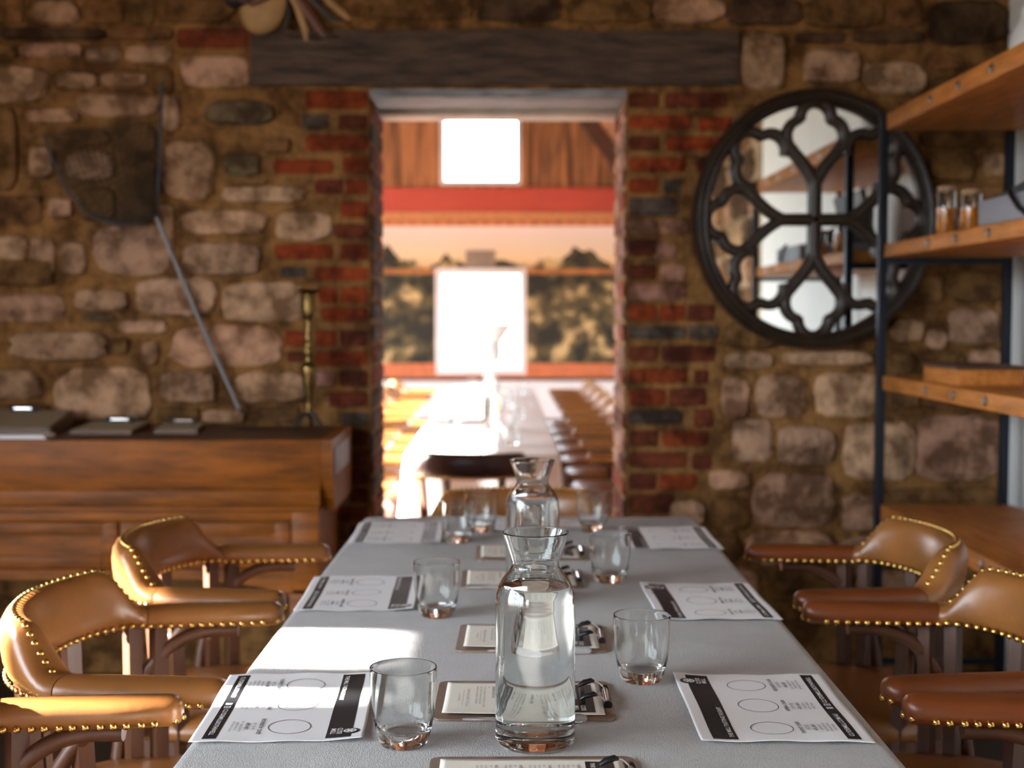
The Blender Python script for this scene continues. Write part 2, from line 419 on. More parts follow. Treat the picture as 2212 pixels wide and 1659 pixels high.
BB = [(1875, 72, 2200, 158, 'r'), (1680, 75, 1830, 138, 'g'), (1900, 192, 2012, 290, 'r'), (2030, 192, 2200, 290, 'r'), (1920, 315, 2200, 402, 'r'), (1700, 452, 1850, 550, 'r'), (1880, 450, 2010, 550, 'r'), (2030, 450, 2200, 550, 'd'),
      (1710, 578, 1850, 642, 'd'), (1880, 575, 2200, 665, 'r'), (2030, 690, 2200, 790, 'd'), (1965, 815, 2200, 912, 'd'), (2040, 940, 2200, 1022, 'g'), (1960, 1050, 2200, 1140, 'd'), (2090, 1165, 2200, 1255, 'd'), (1960, 1280, 2200, 1370, 'd'), (2090, 1395, 2200, 1480, 'd'), (1960, 1505, 2200, 1590, 'd'), (2090, 1615, 2200, 1700, 'd'), (1960, 1725, 2200, 1810, 'd')]
crop_list(0, 550, 2.765, BB, True)
BC = [(-150, 555, 30, 645, 'd'), (65, 552, 440, 645, 'd'), (-150, 688, 222, 772, 'r'), (265, 698, 460, 782, 'r'), (-150, 812, 35, 900, 'd'), (75, 815, 400, 902, 'r'), (-150, 940, 192, 1028, 'r'), (250, 940, 380, 1028, 'd'),
      (-150, 1065, 25, 1155, 'r'), (58, 1068, 165, 1155, 'g'), (-150, 1180, 145, 1292, 'g'), (-150, 1312, 20, 1400, 'p'), (35, 1308, 205, 1395, 'p'), (-150, 1430, 20, 1530, 'd'), (0, 1455, 135, 1552, 'p')]
crop_list(1412, 0, 2.765, BC, True)
BD = [(-150, 60, 20, 150, 'd'), (40, 60, 190, 160, 'p'), (-150, 175, 190, 275, 'p'), (-150, 298, 15, 395, 'r'), (30, 298, 185, 398, 'r'), (200, 300, 360, 400, 'd'), (-150, 428, 195, 505, 'g'), (208, 420, 385, 505, 'g'), (-150, 545, 20, 640, 'd'), (45, 542, 365, 642, 'd'),
      (-150, 678, 200, 768, 'r'), (240, 688, 325, 772, 'd'), (-150, 800, 72, 902, 'r'), (88, 798, 312, 905, 'd'), (-150, 928, 175, 1012, 'g'), (240, 918, 355, 1032, 'd'), (-150, 1050, 25, 1145, 'd'), (48, 1048, 325, 1148, 'r'), (-150, 1178, 195, 1272, 'd'), (228, 1188, 345, 1282, 'd'),
      (-150, 1305, 15, 1405, 'd'), (30, 1308, 255, 1408, 'r'), (-150, 1430, 122, 1552, 'd'), (-150, 1580, 80, 1660, 'd'), (-150, 1690, 300, 1780, 'd'), (-150, 1810, 90, 1900, 'r'), (-150, 1930, 300, 2020, 'd')]
crop_list(1412, 550, 2.765, BD, True)
# brick courses on both reveals of the doorway
k = 0; z = 0.0
while z < DZ - 0.06:
    y = WY + 0.01
    off = 0.0 if k % 2 else 0.11
    for (a, b) in ([(0.005, 0.205), (0.225, 0.415)] if k % 2 else [(0.005, 0.095), (0.115, 0.315), (0.335, 0.415)]):
        lump(wall, WY + a, WY + b, z + 0.005, z + 0.066, random.choice(['r', 'd', 'p', 'p']), True, 'right', DX1)
        lump(wall, WY + a, WY + b, z + 0.005, z + 0.066, random.choice(['r', 'd', 'g']), True, 'left', DX0)
    z += 0.078; k += 1
x = XL + 0.02                                 # plainer stonework beyond the framed part of the wall
rw_ = random.Random(11)
for (xa, xb, za, zb) in ((XL + .02, -2.06, .05, 2.42), (XL + .02, XR, 2.44, CH)):
    z = za
    while z < zb - .12:
        h = rw_.uniform(.13, .22); x = xa
        while x < xb - .12:
            w = rw_.uniform(.18, .42)
            if x + w > xb: w = xb - x
            lump(wall, x + .012, x + w - .012, z + .012, z + h - .012, rw_.choice([0, 0, 1, 1, 2, 4])); x += w
        z += h
wall_back = wall.build('wall_back', M['masonry'], smooth=38, kind='structure')

# lintel beam and the boards of the door head
b0, b1 = at(545, 68, WY), at(1592, 186, WY)
lb = MB()
def beam_fn(u, v):
    return 0
bm_ = MB()
NB = 40
rs = []
for i in range(NB + 1):
    x = b0.x + (b1.x - b0.x) * i / NB
    w = 0.010 * noise.noise(Vector((x * 4, 1.3, 0))); w2 = 0.006 * noise.noise(Vector((x * 5, 7.3, 0)))
    y0 = WY - 0.03 + 0.006 * noise.noise(Vector((x * 6, 3.1, 2)))
    rs.append([(x, y0, b1.z + w2), (x, y0 - 0.004, (b0.z + b1.z) / 2), (x, y0, b0.z + w), (x, WY + 0.02, b0.z + w), (x, WY + 0.02, b1.z + w2)])
bm_.rings(rs)
lint = bm_.build('trim_1', M['beam'], smooth=30, kind='structure')
hb = MB()
hb.box(DX0 - 0.01, DX1 + 0.01, WY + 0.002, WY + 0.27, DZ - 0.028, DZ + 0.01, 0.004)
hb.build('trim_2', M['soffit'], smooth=30, kind='structure')
hb = MB()
hb.box(DX0 - 0.01, DX1 + 0.01, WY + 0.27, WY + WT - 0.002, DZ - 0.05, DZ + 0.01, 0.004)
hb.build('trim_3', M['pale_board'], smooth=30, kind='structure')

# unseen left-wall windows, openings shaped to place the sun patches: (y0, y1, z0, z1)
LW = [(1.86, 2.275, 1.89, 2.43), (2.42, 3.30, 1.80, 2.15), (-2.9, 1.45, 0.55, 2.6)]
lw = MB()
wall_cells(lw, 'x', XL - 0.35, XL, YB - 0.3, WY + 0.05, -0.1, CH + 0.1, LW, col=(0.34, 0.22, 0.13))
lw.build('wall_left', M['masonry'], kind='structure')
BW = [(-2.75, -1.75, 0.9, 2.2)]
bw = MB()
wall_cells(bw, 'y', YB - 0.35, YB, XL - 0.05, XR + 0.3, -0.1, CH + 0.1, BW, col=(0.34, 0.22, 0.13))
bw.build('wall_front', M['masonry'], kind='structure')
rw = MB()
rw.box(XR, XR + 0.25, 0.14, WY + 0.05, -0.1, CH + 0.1)
rw.build('wall_right', M['plaster'], kind='structure')
rw = MB()
rw.box(XR, XR + 0.25, YB, 0.14, -0.1, CH + 0.1, col=(0.34, 0.25, 0.16))
for i in range(9):
    for j in range(12):
        y = YB + 0.05 + i * 0.36 + (0.15 if j % 2 else 0); 
        if y + 0.34 < 0.13: lump(rw, y, y + 0.33, 0.02 + j * 0.245, 0.245 + j * 0.245, random.choice([0, 0, 1, 1, 2]), False, 'right', XR)
rw.build('wall_right_pier', M['masonry'], smooth=38, kind='structure')
MB().box(XL - 0.35, XR + 0.25, YB - 0.35, WY + WT, -0.12, 0).build('floor', M['floor'], kind='structure')
MB().box(XL - 0.35, XR + 0.25, YB - 0.35, WY + 0.1, CH, CH + 0.1).build('ceiling', M['ceiling'], kind='structure')

WN = [0]
def window(axis, p, u0, u1, z0, z1, bars_u=(), bars_z=(), fw=0.045, dep=0.05, bw_=0.022, m=None):
    WN[0] += 1
    mb = MB()
    def bx(a, b, c, d):
        if axis == 'x': mb.box(p - dep / 2, p + dep / 2, a, b, c, d, 0.004)
        else: mb.box(a, b, p - dep / 2, p + dep / 2, c, d, 0.004)
    bx(u0, u0 + fw, z0, z1); bx(u1 - fw, u1, z0, z1); bx(u0 + fw, u1 - fw, z0, z0 + fw); bx(u0 + fw, u1 - fw, z1 - fw, z1)
    for (a, w) in bars_u: bx(a - w / 2, a + w / 2, z0 + fw, z1 - fw)
    for (a, w) in bars_z: bx(u0 + fw, u1 - fw, a - w / 2, a + w / 2)
    o = mb.build('window_%d' % WN[0], m or M['white_paint'], smooth=30, kind='structure')  # left-wall windows among these are unseen, shaped to place the sun patches
    pm = MB()
    if axis == 'x': pm.box(p - 0.002, p + 0.002, u0 + fw, u1 - fw, z0 + fw, z1 - fw)
    else: pm.box(u0 + fw, u1 - fw, p - 0.002, p + 0.002, z0 + fw, z1 - fw)
    pm.build('pane', M['pane'], o)
    return o
window('x', XL - 0.18, *LW[0], bars_u=[(1.987, 0.155)], fw=0.012)  # wide mullion added to cast the dark gap between the sun patches
window('x', XL - 0.18, *LW[1], bars_u=[(2.86, 0.03)], fw=0.02)
window('x', XL - 0.18, *LW[2], bars_u=[(-1.45, 0.06), (0.0, 0.06)], bars_z=[(1.6, 0.03)])
window('y', YB - 0.18, *BW[0], bars_u=[(-2.25, 0.05)], bars_z=[(1.5, 0.03)])
for (a, b, c, d) in LW: portal((XL - 0.3, (a + b) / 2, (c + d) / 2), (0, R(-90), 0), d - c, b - a)
for (a, b, c, d) in BW: portal(((a + b) / 2, YB - 0.3, (c + d) / 2), (R(90), 0, 0), b - a, d - c)

# ------------------------------------------------------------------ far room
FY, FZ = 14.0, -0.10
FX0, FX1 = -2.7, 2.2
FH = 4.7
def fp(px, py): 
    v = at(px, py, FY); return v.x, v.z
wu = (*[fp(950, 300)[0], fp(1126, 300)[0]], fp(1000, 400)[1], fp(1000, 247)[1])
wl = (*[fp(940, 600)[0], fp(1137, 600)[0]], fp(1000, 809)[1], fp(1000, 579)[1])
fz = [FZ, fp(0, 905)[1], fp(0, 822)[1], fp(0, 815)[1], fp(0, 785)[1], fp(0, 488)[1], fp(0, 459)[1], fp(0, 405)[1], FH]
fm = [M['pine_dark'], M['white_paint'], M['pine_dark'], M['terracotta'], M['mural'], M['dentil'], M['red'], M['planks']]
fw_ = MB()
for i in range(8):
    hs = []
    for h in (wu, wl):
        z0, z1 = max(h[2], fz[i]), min(h[3], fz[i + 1])
        if z1 > z0: hs.append((h[0], h[1], z0, z1))
    out = {0: 0.03, 2: 0.04, 3: 0.02, 5: 0.05, 6: 0.03}.get(i, 0)
    wall_cells(fw_, 'y', FY - out, FY + 0.3, FX0, FX1, fz[i], fz[i + 1], hs, mi=i)
x = FX0
while x < FX1:                                     # dentils under the cornice
    fw_.box(x, x + 0.055, FY - 0.085, FY - 0.049, fz[5], fz[5] + 0.055, mi=3); x += 0.13
x = FX0
while x < FX1:                                     # cover strips on the boarding
    fw_.box(x, x + 0.03, FY - 0.015, FY + 0.001, fz[7], FH, mi=7) if not (wu[0] - 0.1 < x < wu[1] + 0.06) else None
    x += 0.24
fw_.build('wall_far_end', fm, kind='structure')
# the painted building over the far window
p0, p1 = at(1006, 541, FY), at(1070, 577, FY)
pb_ = MB(); pb_.box(p0.x, p1.x, FY - .012, FY + .01, p1.z, p0.z)
pb_.build('trim_5', mat('mural_grey', (0.30, 0.25, 0.19), 0.8, vary=.3, scale=9), kind='structure')
hz = at(1000, 592, FY).z
hl = MB(); wall_cells(hl, 'y', FY - .006, FY + .01, FX0, FX1, hz, hz + .055, [(wl[0], wl[1], hz, hz + .055)])
hl.build('trim_6', mat('mural_ochre', (0.48, 0.20, 0.06), 0.8, vary=.5, scale=9), kind='structure')
window('y', FY + 0.06, *wu, fw=0.05, dep=0.14)
window('y', FY + 0.06, *wl, bars_u=[((wl[0] + wl[1]) / 2, 0.02)], bars_z=[((wl[2] + wl[3]) / 2, 0.03)], fw=0.07, dep=0.14)
FLW = [(5.35, 7.3, 0.4, 2.2), (7.9, 9.9, 0.4, 2.2), (10.5, 12.6, 0.4, 2.2)]
fl = MB(); wall_cells(fl, 'x', FX0 - 0.3, FX0, WY + WT, FY + 0.3, FZ - 0.1, FH, FLW)
fl.build('wall_far_left', M['plaster'], kind='structure')
for h in FLW: window('x', FX0 - 0.15, *h, bars_u=[((h[0] + h[1]) / 2, 0.05)], bars_z=[(1.35, 0.04)])
MB().box(FX1, FX1 + 0.3, WY + WT, FY + 0.3, FZ - 0.1, FH).build('wall_far_right', M['plaster'], kind='structure')
MB().box(XR + 0.29, FX1 + 0.3, WY + 0.1, WY + WT, FZ - 0.1, FH).build('wall_far_return', M['plaster'], kind='structure')
MB().box(FX0 - 0.3, XR + 0.29, WY + 0.12, WY + WT, CH + 0.1, FH).build('wall_far_front', M['plaster'], kind='structure')
MB().box(FX0 - 0.3, FX1 + 0.3, WY + WT, FY + 0.3, FZ - 0.12, FZ).build('floor_far', M['far_floor'], kind='structure')
MB().box(FX0 - 0.3, FX1 + 0.3, WY + 0.1, FY + 0.3, FH, FH + 0.1).build('ceiling_far', M['planks'], kind='structure')
for h in FLW: portal((FX0 - 0.25, (h[0] + h[1]) / 2, (h[2] + h[3]) / 2), (0, R(-90), 0), h[3] - h[2], h[1] - h[0])
tr = MB()
pa, pb = at(1262, 245, 13.4), at(1330, 338, 13.4)
dv = (pb - pa).normalized()
tr.bar(pa - dv * 1.6, pb + dv * 0.9, 0.20, 0.12, up=(0, 1, 0))
ap = pa - dv * 1.6
ml = Vector((-dv.x, 0, dv.z))
tr.build('trim_4', M['pine_dark'], kind='structure')
# gable lining boards above the rafter on the right
gl = MB()
gl.add([tuple(pa - dv * 1.6 + Vector((0.02, -0.02, 0.13))), tuple(pb + dv * 0.9 + Vector((0.02, -0.02, 0.13))), tuple(pb + dv * 0.9 + Vector((0.02, -6, 0.13))), tuple(pa - dv * 1.6 + Vector((0.02, -6, 0.13)))], [(0, 1, 2, 3)])
so = gl.build('ceiling_far_slope', M['planks'], kind='structure')
sm_ = so.modifiers.new('thick', 'SOLIDIFY'); sm_.thickness = 0.03

# ------------------------------------------------------------------ chairs
ARM_T, ARM_B, CREST = 0.740, 0.698, 0.812
def shoe(t):
    """t in [-1, 1] along the horseshoe, 0 at the middle of the back: centre, outward normal"""
    L1 = 0.19; rx, ry = 0.155, 0.236
    a = abs(t); sg = 1 if t >= 0 else -1
    tb = 0.62
    if a <= tb:
        th = PI - a / tb * PI / 2
        p = Vector((0.005 + rx * math.cos(th), ry * math.sin(th) * sg, 0))
        nrm = Vector((math.cos(th) / rx, math.sin(th) * sg / ry, 0)).normalized()
    else:
        q = (a - tb) / (1 - tb)
        p = Vector((0.005 + L1 * q, sg * (ry + 0.018 * q), 0)); nrm = Vector((-0.05, sg, 0)).normalized()
    return p, nrm
TS = 0.53                                     # seam between arm pad and back pad
def section(t, last=None):
    a = abs(t)
    if a < TS:
        k = 1 - min(1, max(0, (a - 0.34) / 0.17)); k = k * k * (3 - 2 * k)
        top = ARM_T + (CREST - ARM_T) * k; bot = ARM_B + 0.004; half = 0.026 + 0.006 * (a / TS) + 0.004 * (1 - k)
    else:
        q = min(1, (a - TS) / 0.16); q = q * q * (3 - 2 * q)
        top = ARM_T; bot = ARM_B; half = 0.032 + 0.002 * q - 0.007 * max(0, (a - .86) / .14) ** 2
    return half, bot, top
def pad(ts, cap_lo, cap_hi):
    mb = MB(); rs = []; n = 18
    def ring(t, sc, push=0.0):
        p, nr = shoe(t); h, b, tp = section(t)
        tan = Vector((-nr.y, nr.x, 0))
        zc, hz = (b + tp) / 2, (tp - b) / 2
        out = []
        for j in range(n):
            an = 2 * PI * j / n
            ca, sa = math.cos(an), math.sin(an); ex = 2.5
            q = (abs(ca) ** ex + abs(sa) ** ex) ** (-1 / ex)
            flat = 1.0
            lean = 0.16 * max(0, (tp - ARM_T)) * (sa * q + 1) / 2
            zz = zc + hz * q * sa * (sc if sa > 0 else (0.35 + 0.65 * sc))
            pp = p + nr * (h * q * ca * sc + lean) + Vector((push, 0, 0))
            out.append((pp.x, pp.y, zz))
        return out
    for i, t in enumerate(ts):
        sc = 1.0
        rs.append(ring(t, sc))
    if cap_hi:
        for d, sc in ((0.008, 0.94), (0.014, 0.82), (0.0185, 0.62), (0.021, 0.3)): rs.append(ring(ts[-1], sc, d))
    else: rs.append(ring(ts[-1], 0.9)); 
    if not cap_lo: rs.insert(0, ring(ts[0], 0.9))
    mb.rings(rs); return mb
def stud_mesh():
    mb = MB(); mb.lathe([(0.0058, -0.002), (0.0057, 0.0014), (0.0046, 0.0036), (0.0024, 0.0050), (0.0003, 0.0054)], 10)
    o = mb.build('stud', M['brass'], smooth=179); return o
def sample_line(fn, t0, t1, step):
    N = 400; out = []; acc = step / 2; prev = fn(t0)
    for i in range(1, N + 1):
        t = t0 + (t1 - t0) * i / N; p = fn(t); acc += (p - prev).length; prev = p
        if acc >= step: acc -= step; out.append(t)
    return out
def inner_pt(t):
    p, nr = shoe(t); h, b, tp = section(t); return p - nr * (h - 0.001) + Vector((0, 0, b + 0.010))
def outer_pt(t):
    p, nr = shoe(t); h, b, tp = section(t); return p + nr * (h - 0.001) + Vector((0, 0, b + 0.010))
def top_pt(t):
    p, nr = shoe(t); h, b, tp = section(t); return p + nr * (0.1 * h + 0.16 * (tp - ARM_T)) + Vector((0, 0, tp - 0.001))
def stud_rot(nr, tilt=0.0):
    v = (nr + Vector((0, 0, tilt))).normalized()
    return v.to_track_quat('Z', 'Y').to_euler()
def lin(a, b, n): return [a + (b - a) * i / n for i in range(n + 1)]

def make_chair(name, leather, arm_leather, detailed=True):
    root = empty(name)
    pad(lin(-TS, TS, 44 if detailed else 20), False, False).build('backrest', leather, root, smooth=50)
    for sg in (1, -1):
        ts = [sg * t for t in lin(TS + 0.004, 1.0, 20 if detailed else 8)]
        pad(ts, False, True).build('armrest', arm_leather, root, smooth=50)
    # seat
    sp = []
    def seat_ring(sc, z):
        out = []
        for j in range(32):
            an = 2 * PI * j / 32; ca, sa = math.cos(an), math.sin(an); ex = 3.2
            q = (abs(ca) ** ex + abs(sa) ** ex) ** (-1 / ex)
            out.append((0.035 + 0.215 * q * ca * sc, 0.225 * q * sa * sc * (1.0 + 0.08 * ca), z))
        return out
    MB().rings([seat_ring(.95, .425), seat_ring(1.0, .435), seat_ring(1.0, .452), seat_ring(.93, .468), seat_ring(.7, .477), seat_ring(.3, .480)]).build('seat', leather, root, smooth=50)
    MB().rings([seat_ring(.90, .385), seat_ring(.94, .39), seat_ring(.94, .426)]).build('seat_frame', M['chairwood'], root, smooth=40)
    for (x, y) in ((0.20, 0.17), (0.20, -0.17), (-0.12, 0.16), (-0.12, -0.16)):
        ox, oy = (0.03 if x > 0 else -0.05), (0.035 if y > 0 else -0.035)
        MB().tube([(x, y, .40), (x + ox * .3, y + oy * .3, .28), (x + ox * .5, y + oy * .5, .2), (x + ox, y + oy, 0.0)], [.017, .021, .017, .013], 10).build('leg', M['chairwood'], root, smooth=50)
    for sg in (1, -1):
        MB().tube([(0.215, sg * .186, .17), (-0.145, sg * .177, .17)], [.010, .010], 8).build('stretcher', M['chairwood'], root, smooth=50)
        pts = [(0.135, sg * .247, .690), (0.09, sg * .246, .690)] + [(0.09 - 0.17 * math.sin(a), sg * (.245 - .035 * a / (PI / 2)), .44 + .25 * math.cos(a)) for a in lin(0.12, PI / 2, 12)]
        MB().tube(pts, [.013] * len(pts), 8, up=(0, 1, 0), sq=(1.0, 1.1)).build('arm_support', M['chairwood'], root, smooth=50)
    for t in (-0.585, -0.47, -0.20, 0.20, 0.47, 0.585):
        p, nr = shoe(t)
        b = Vector((p.x * .93 + .006, p.y * .86, .40))
        mb = MB(); mb.bar(b, (p.x, p.y, ARM_B + 0.012), .023, .026, up=(1, 1 if abs(p.y) > .1 else 0, 0)); mb.build('spindle', M['chairwood'], root)
    if detailed:
        sm = stud_mesh()
        first = True
        def put(p, rot):
            nonlocal first
            o = sm if first else sm.copy()
            if not first: COL.objects.link(o)
            first = False
            o.parent = root; o.location = p; o.rotation_euler = rot
        for t in sample_line(inner_pt, -0.985, 0.985, 0.0182): 
            put(inner_pt(t), stud_rot(-shoe(t)[1]))
        for t in sample_line(top_pt, -0.50, 0.50, 0.0165):
            put(top_pt(t), stud_rot(shoe(t)[1], 4))
        for sg in (1, -1):                                     # round the arm tips
            p, nr = shoe(sg * 1.0)
            for a in (-50, 0, 50):
                d = Vector((math.cos(R(a)), math.sin(R(a)), 0))
                h = section(1.0)[0]
                put(p + Vector((0.0195 * math.cos(R(a)) , (h - 0.006) * math.sin(R(a)), ARM_B + 0.011)), stud_rot(d))
    sr = MB()
    for t in sample_line(outer_pt, -0.99, 0.99, 0.018):
        p, nr = outer_pt(t), shoe(t)[1]
        Mx = Matrix.Translation(p) @ stud_rot(nr).to_matrix().to_4x4()
        k = MB().lathe([(0.0054, -0.001), (0.0045, 0.0025), (0.001, 0.0042)], 8).xf(Mx)
        sr.add(k.v, k.f)
    if not detailed:
        for fn, a, b, sg in ((inner_pt, -.98, .98, -1), (top_pt, -.4, .4, 1)):
            for t in sample_line(fn, a, b, 0.02):
                Mx = Matrix.Translation(fn(t)) @ stud_rot(shoe(t)[1] * sg).to_matrix().to_4x4()
                k = MB().lathe([(0.0054, -0.001), (0.0045, 0.0025), (0.001, 0.0042)], 6).xf(Mx)
                sr.add(k.v, k.f)
    sr.build('stud_row', M['brass'], root, smooth=60, kind='stuff')
    return root

G_L, G_R = 'captain chairs along the left side of the near table', 'captain chairs along the right side of the near table'
chL = make_chair('captain_chair', M['leather'], M['leather'])
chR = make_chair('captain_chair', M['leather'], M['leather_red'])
CAT = 'chair'
def place(o, x, y, z, rz, label, group):
    o.location = (x, y, z); o.rotation_euler = (0, 0, rz)
    tag(o, label, CAT, group); return o
place(chL, -0.622, 2.118, 0, R(1), 'tan leather chair left of the table, its whole back nearest the camera', G_L)
place(copy_tree(chL), -0.630, 2.735, 0, R(-2), 'tan leather chair left of the table in front of the pine chest', G_L)
place(copy_tree(chL), -0.665, 1.532, 0, R(0), 'sunlit tan leather armchair cut off by the lower left corner', G_L)
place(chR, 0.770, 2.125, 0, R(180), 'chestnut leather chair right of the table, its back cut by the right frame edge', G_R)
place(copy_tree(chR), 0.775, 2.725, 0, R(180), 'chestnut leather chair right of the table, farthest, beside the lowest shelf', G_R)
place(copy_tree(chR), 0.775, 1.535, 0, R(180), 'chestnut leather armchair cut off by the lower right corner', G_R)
endc = place(copy_tree(chL), 0.035, 3.57, 0, R(-90), 'tan leather chair at the far head of the near table, facing the camera', 'chairs at the heads of the tables')
endc.scale.z = 0.95
farc = make_chair('captain_chair', M['leather'], M['leather'], False)
darkc = make_chair('captain_chair', M['leather_shaded'], M['leather_shaded'], False)
place(darkc, -0.125, 5.36, FZ, R(90), 'leather chair with painted-in shade seen from behind at the near end of the far white table', 'chairs at the heads of the tables')
fi = 0
FCX = -0.10
names = ['first', 'second', 'third', 'fourth', 'fifth', 'sixth', 'seventh', 'eighth']
for side in (1, -1):
    for i in range(8):
        o = farc if fi == 0 else copy_tree(farc)
        fi += 1
        y = 6.15 + i * 0.66
        place(o, FCX + side * 0.69, y, FZ, R(180) if side > 0 else 0,
              '%s tan chair from the doorway along the %s side of the far white table' % (names[i], 'right' if side > 0 else 'left'),
              'chairs along the far white table')

# ------------------------------------------------------------------ tables
TZ = 0.752
TROT = R(-0.74)
TC = Vector((0.047, 2.005, 0))
THX, THY = 0.422, 1.305
def rect_pts(hx, hy, r, n=6, per=26):
    pts = []
    for (cx, cy, a0) in ((hx - r, hy - r, 0), (-hx + r, hy - r, 90), (-hx + r, -hy + r, 180), (hx - r, -hy + r, 270)):
        arc = [(cx + r * math.cos(R(a0 + 90 * i / n)), cy + r * math.sin(R(a0 + 90 * i / n))) for i in range(n + 1)]
        if pts:
            q = pts[-1]; pts += [(q[0] + (arc[0][0] - q[0]) * k / per, q[1] + (arc[0][1] - q[1]) * k / per) for k in range(1, per)]
        pts += arc
    q = pts[-1]; s = pts[0]
    pts += [(q[0] + (s[0] - q[0]) * k / per, q[1] + (s[1] - q[1]) * k / per) for k in range(1, per)]
    return pts
def tablecloth(hx, hy, top, drop, seed, fold=0.010, flare=0.02):
    mb = MB()
    outer = rect_pts(hx, hy, 0.03)
    def ring(off, z, f):
        out = []; L = 0
        for i, p in enumerate(outer):
            n = Vector((p[0] / hx, p[1] / hy)); ax = abs(n.x) ** 12; ay = abs(n.y) ** 12
            nn = Vector((n.x * ax, n.y * ay)); nn.normalize()
            w = f * (noise.noise(Vector((p[0] * 5 + seed, p[1] * 5, 0.3))) )
            out.append((p[0] + nn.x * (off + w), p[1] + nn.y * (off + w), z))
        return out
    r0 = [(p[0] * 0.02, p[1] * 0.02, top) for p in outer]
    rs = [r0, ring(-0.012, top, 0), ring(-0.003, top - 0.0015, 0), ring(0.002, top - 0.006, 0), ring(0.004, top - 0.02, 0)]
    for k in range(1, 7):
        rs.append(ring(0.004 + flare * k / 6, top - 0.02 - (drop - .02) * k / 6, fold * k / 6))
    mb.rings(rs, True, False)
    mb.f.append(list(range(len(outer)))); mb.m.append(0); mb.c.append(None)
    return mb
def table(name, c, rot, hx, hy, z0, top, label, group=None):
    t = empty(name, (c[0], c[1], z0), rot, label, 'table', group)
    MB().box(-hx + .012, hx - .012, -hy + .012, hy - .012, top - z0 - 0.034, top - z0 - 0.004, 0.004).build('tabletop', M['pine_dark'], t, smooth=30)
    for sx in (1, -1):
        for sy in (1, -1):
            x, y = sx * (hx - .08), sy * (hy - .10)
            MB().box(x - .035, x + .035, y - .035, y + .035, 0, top - z0 - .034, .004).build('leg', M['pine_dark'], t, smooth=30)
    return t
table('dining_table', TC, TROT, THX, THY, 0, TZ, 'long dining table under the pale cloth set with tasting mats')
tco = tablecloth(THX, THY, TZ, 0.20, 1.0, 0.004, 0.004).build('tablecloth', M['cloth'], smooth=60)
tco.location = TC; tco.rotation_euler = (0, 0, TROT)
tag(tco, 'pale woven cloth on the near table, under the tasting mats and carafes', 'tablecloth', 'tablecloths')
FTZ = FZ + 0.75
FTY0, FTY1 = 5.72, 11.2
table('dining_table', (FCX, (FTY0 + FTY1) / 2), 0, 0.345, (FTY1 - FTY0) / 2, FZ, FTZ, 'long table under the bright white cloth in the far room')
fco = tablecloth(0.345, (FTY1 - FTY0) / 2, FTZ + .002, 0.45, 5.0, 0.03, 0.05).build('tablecloth', mat('far_cloth', (0.80, 0.80, 0.80), 0.9), smooth=60)
fco.location = (FCX, (FTY0 + FTY1) / 2, 0)
tag(fco, 'sunlit white cloth hanging over the long far table beyond the doorway', 'tablecloth', 'tablecloths')

# ------------------------------------------------------------------ print on paper
_txt = {}
def text_geo(body, size, sx=1.0, align='LEFT', bold=0.0, space=1.0):
    key = (body, size, sx, align, bold, space)
    if key in _txt: return _txt[key]
    cu = bpy.data.curves.new('t', 'FONT'); cu.body = body; cu.size = size; cu.align_x = align; cu.align_y = 'CENTER'
    cu.offset = bold * size; cu.resolution_u = 3; cu.space_character = space; cu.fill_mode = 'FRONT'
    o = bpy.data.objects.new('t', cu)
    me = bpy.data.meshes.new_from_object(o)
    vs = [(v.co.x * sx, v.co.y) for v in me.vertices]; fs = [tuple(p.vertices) for p in me.polygons]
    bpy.data.objects.remove(o); bpy.data.curves.remove(cu); bpy.data.meshes.remove(me)
    _txt[key] = (vs, fs); return vs, fs
def add_text(mb, zf, body, x, y, size, sx=1.0, align='LEFT', bold=0.0, lift=0.0012, fit=None, space=1.0):
    vs, fs = text_geo(body, size, sx, align, bold, space)
    if fit:
        w = max(v[0] for v in vs) - min(v[0] for v in vs)
        vs = [(v[0] * fit / w, v[1]) for v in vs]
    mb.add([(x + a, y + b, zf(x + a, y + b) + lift) for a, b in vs], fs)
def flat(mb, zf, x0, x1, y0, y1, lift, nu=24, nv=2):
    nu, nv = max(1, math.ceil((x1 - x0) / .004)), max(1, math.ceil((y1 - y0) / .004))
    lift += .0003
    mb.grid(nu, nv, lambda u, v: (x0 + (x1 - x0) * u, y0 + (y1 - y0) * v, zf(x0 + (x1 - x0) * u, y0 + (y1 - y0) * v) + lift))
def disc(mb, zf, cx, cy, r0, r1, lift, n=48, a0=0, a1=360):
    vs = []; fs = []
    m = n + 1
    for i in range(m):
        a = R(a0 + (a1 - a0) * i / n)
        for r in (r0, r1):
            x, y = cx + r * math.cos(a), cy + r * math.sin(a); vs.append((x, y, zf(x, y) + lift))
    for i in range(n): fs.append((2 * i, 2 * i + 1, 2 * i + 3, 2 * i + 2))
    mb.add(vs, fs)
def wheel_logo(mb, zf, cx, cy, r, lift):
    disc(mb, zf, cx, cy, r * .82, r, lift)
    disc(mb, zf, cx, cy, 0, r * .2, lift, 16)
    for i in range(6):
        a = PI / 6 + i * PI / 3; d = Vector((math.cos(a), math.sin(a))); n = Vector((-d.y, d.x)) * r * .12
        p, q = Vector((cx, cy)) + d * r * .1, Vector((cx, cy)) + d * r * .9
        mb.add([(v.x, v.y, zf(v.x, v.y) + lift) for v in (p - n, q - n * 1.6, q + n * 1.6, p + n)], [(0, 1, 2, 3)])

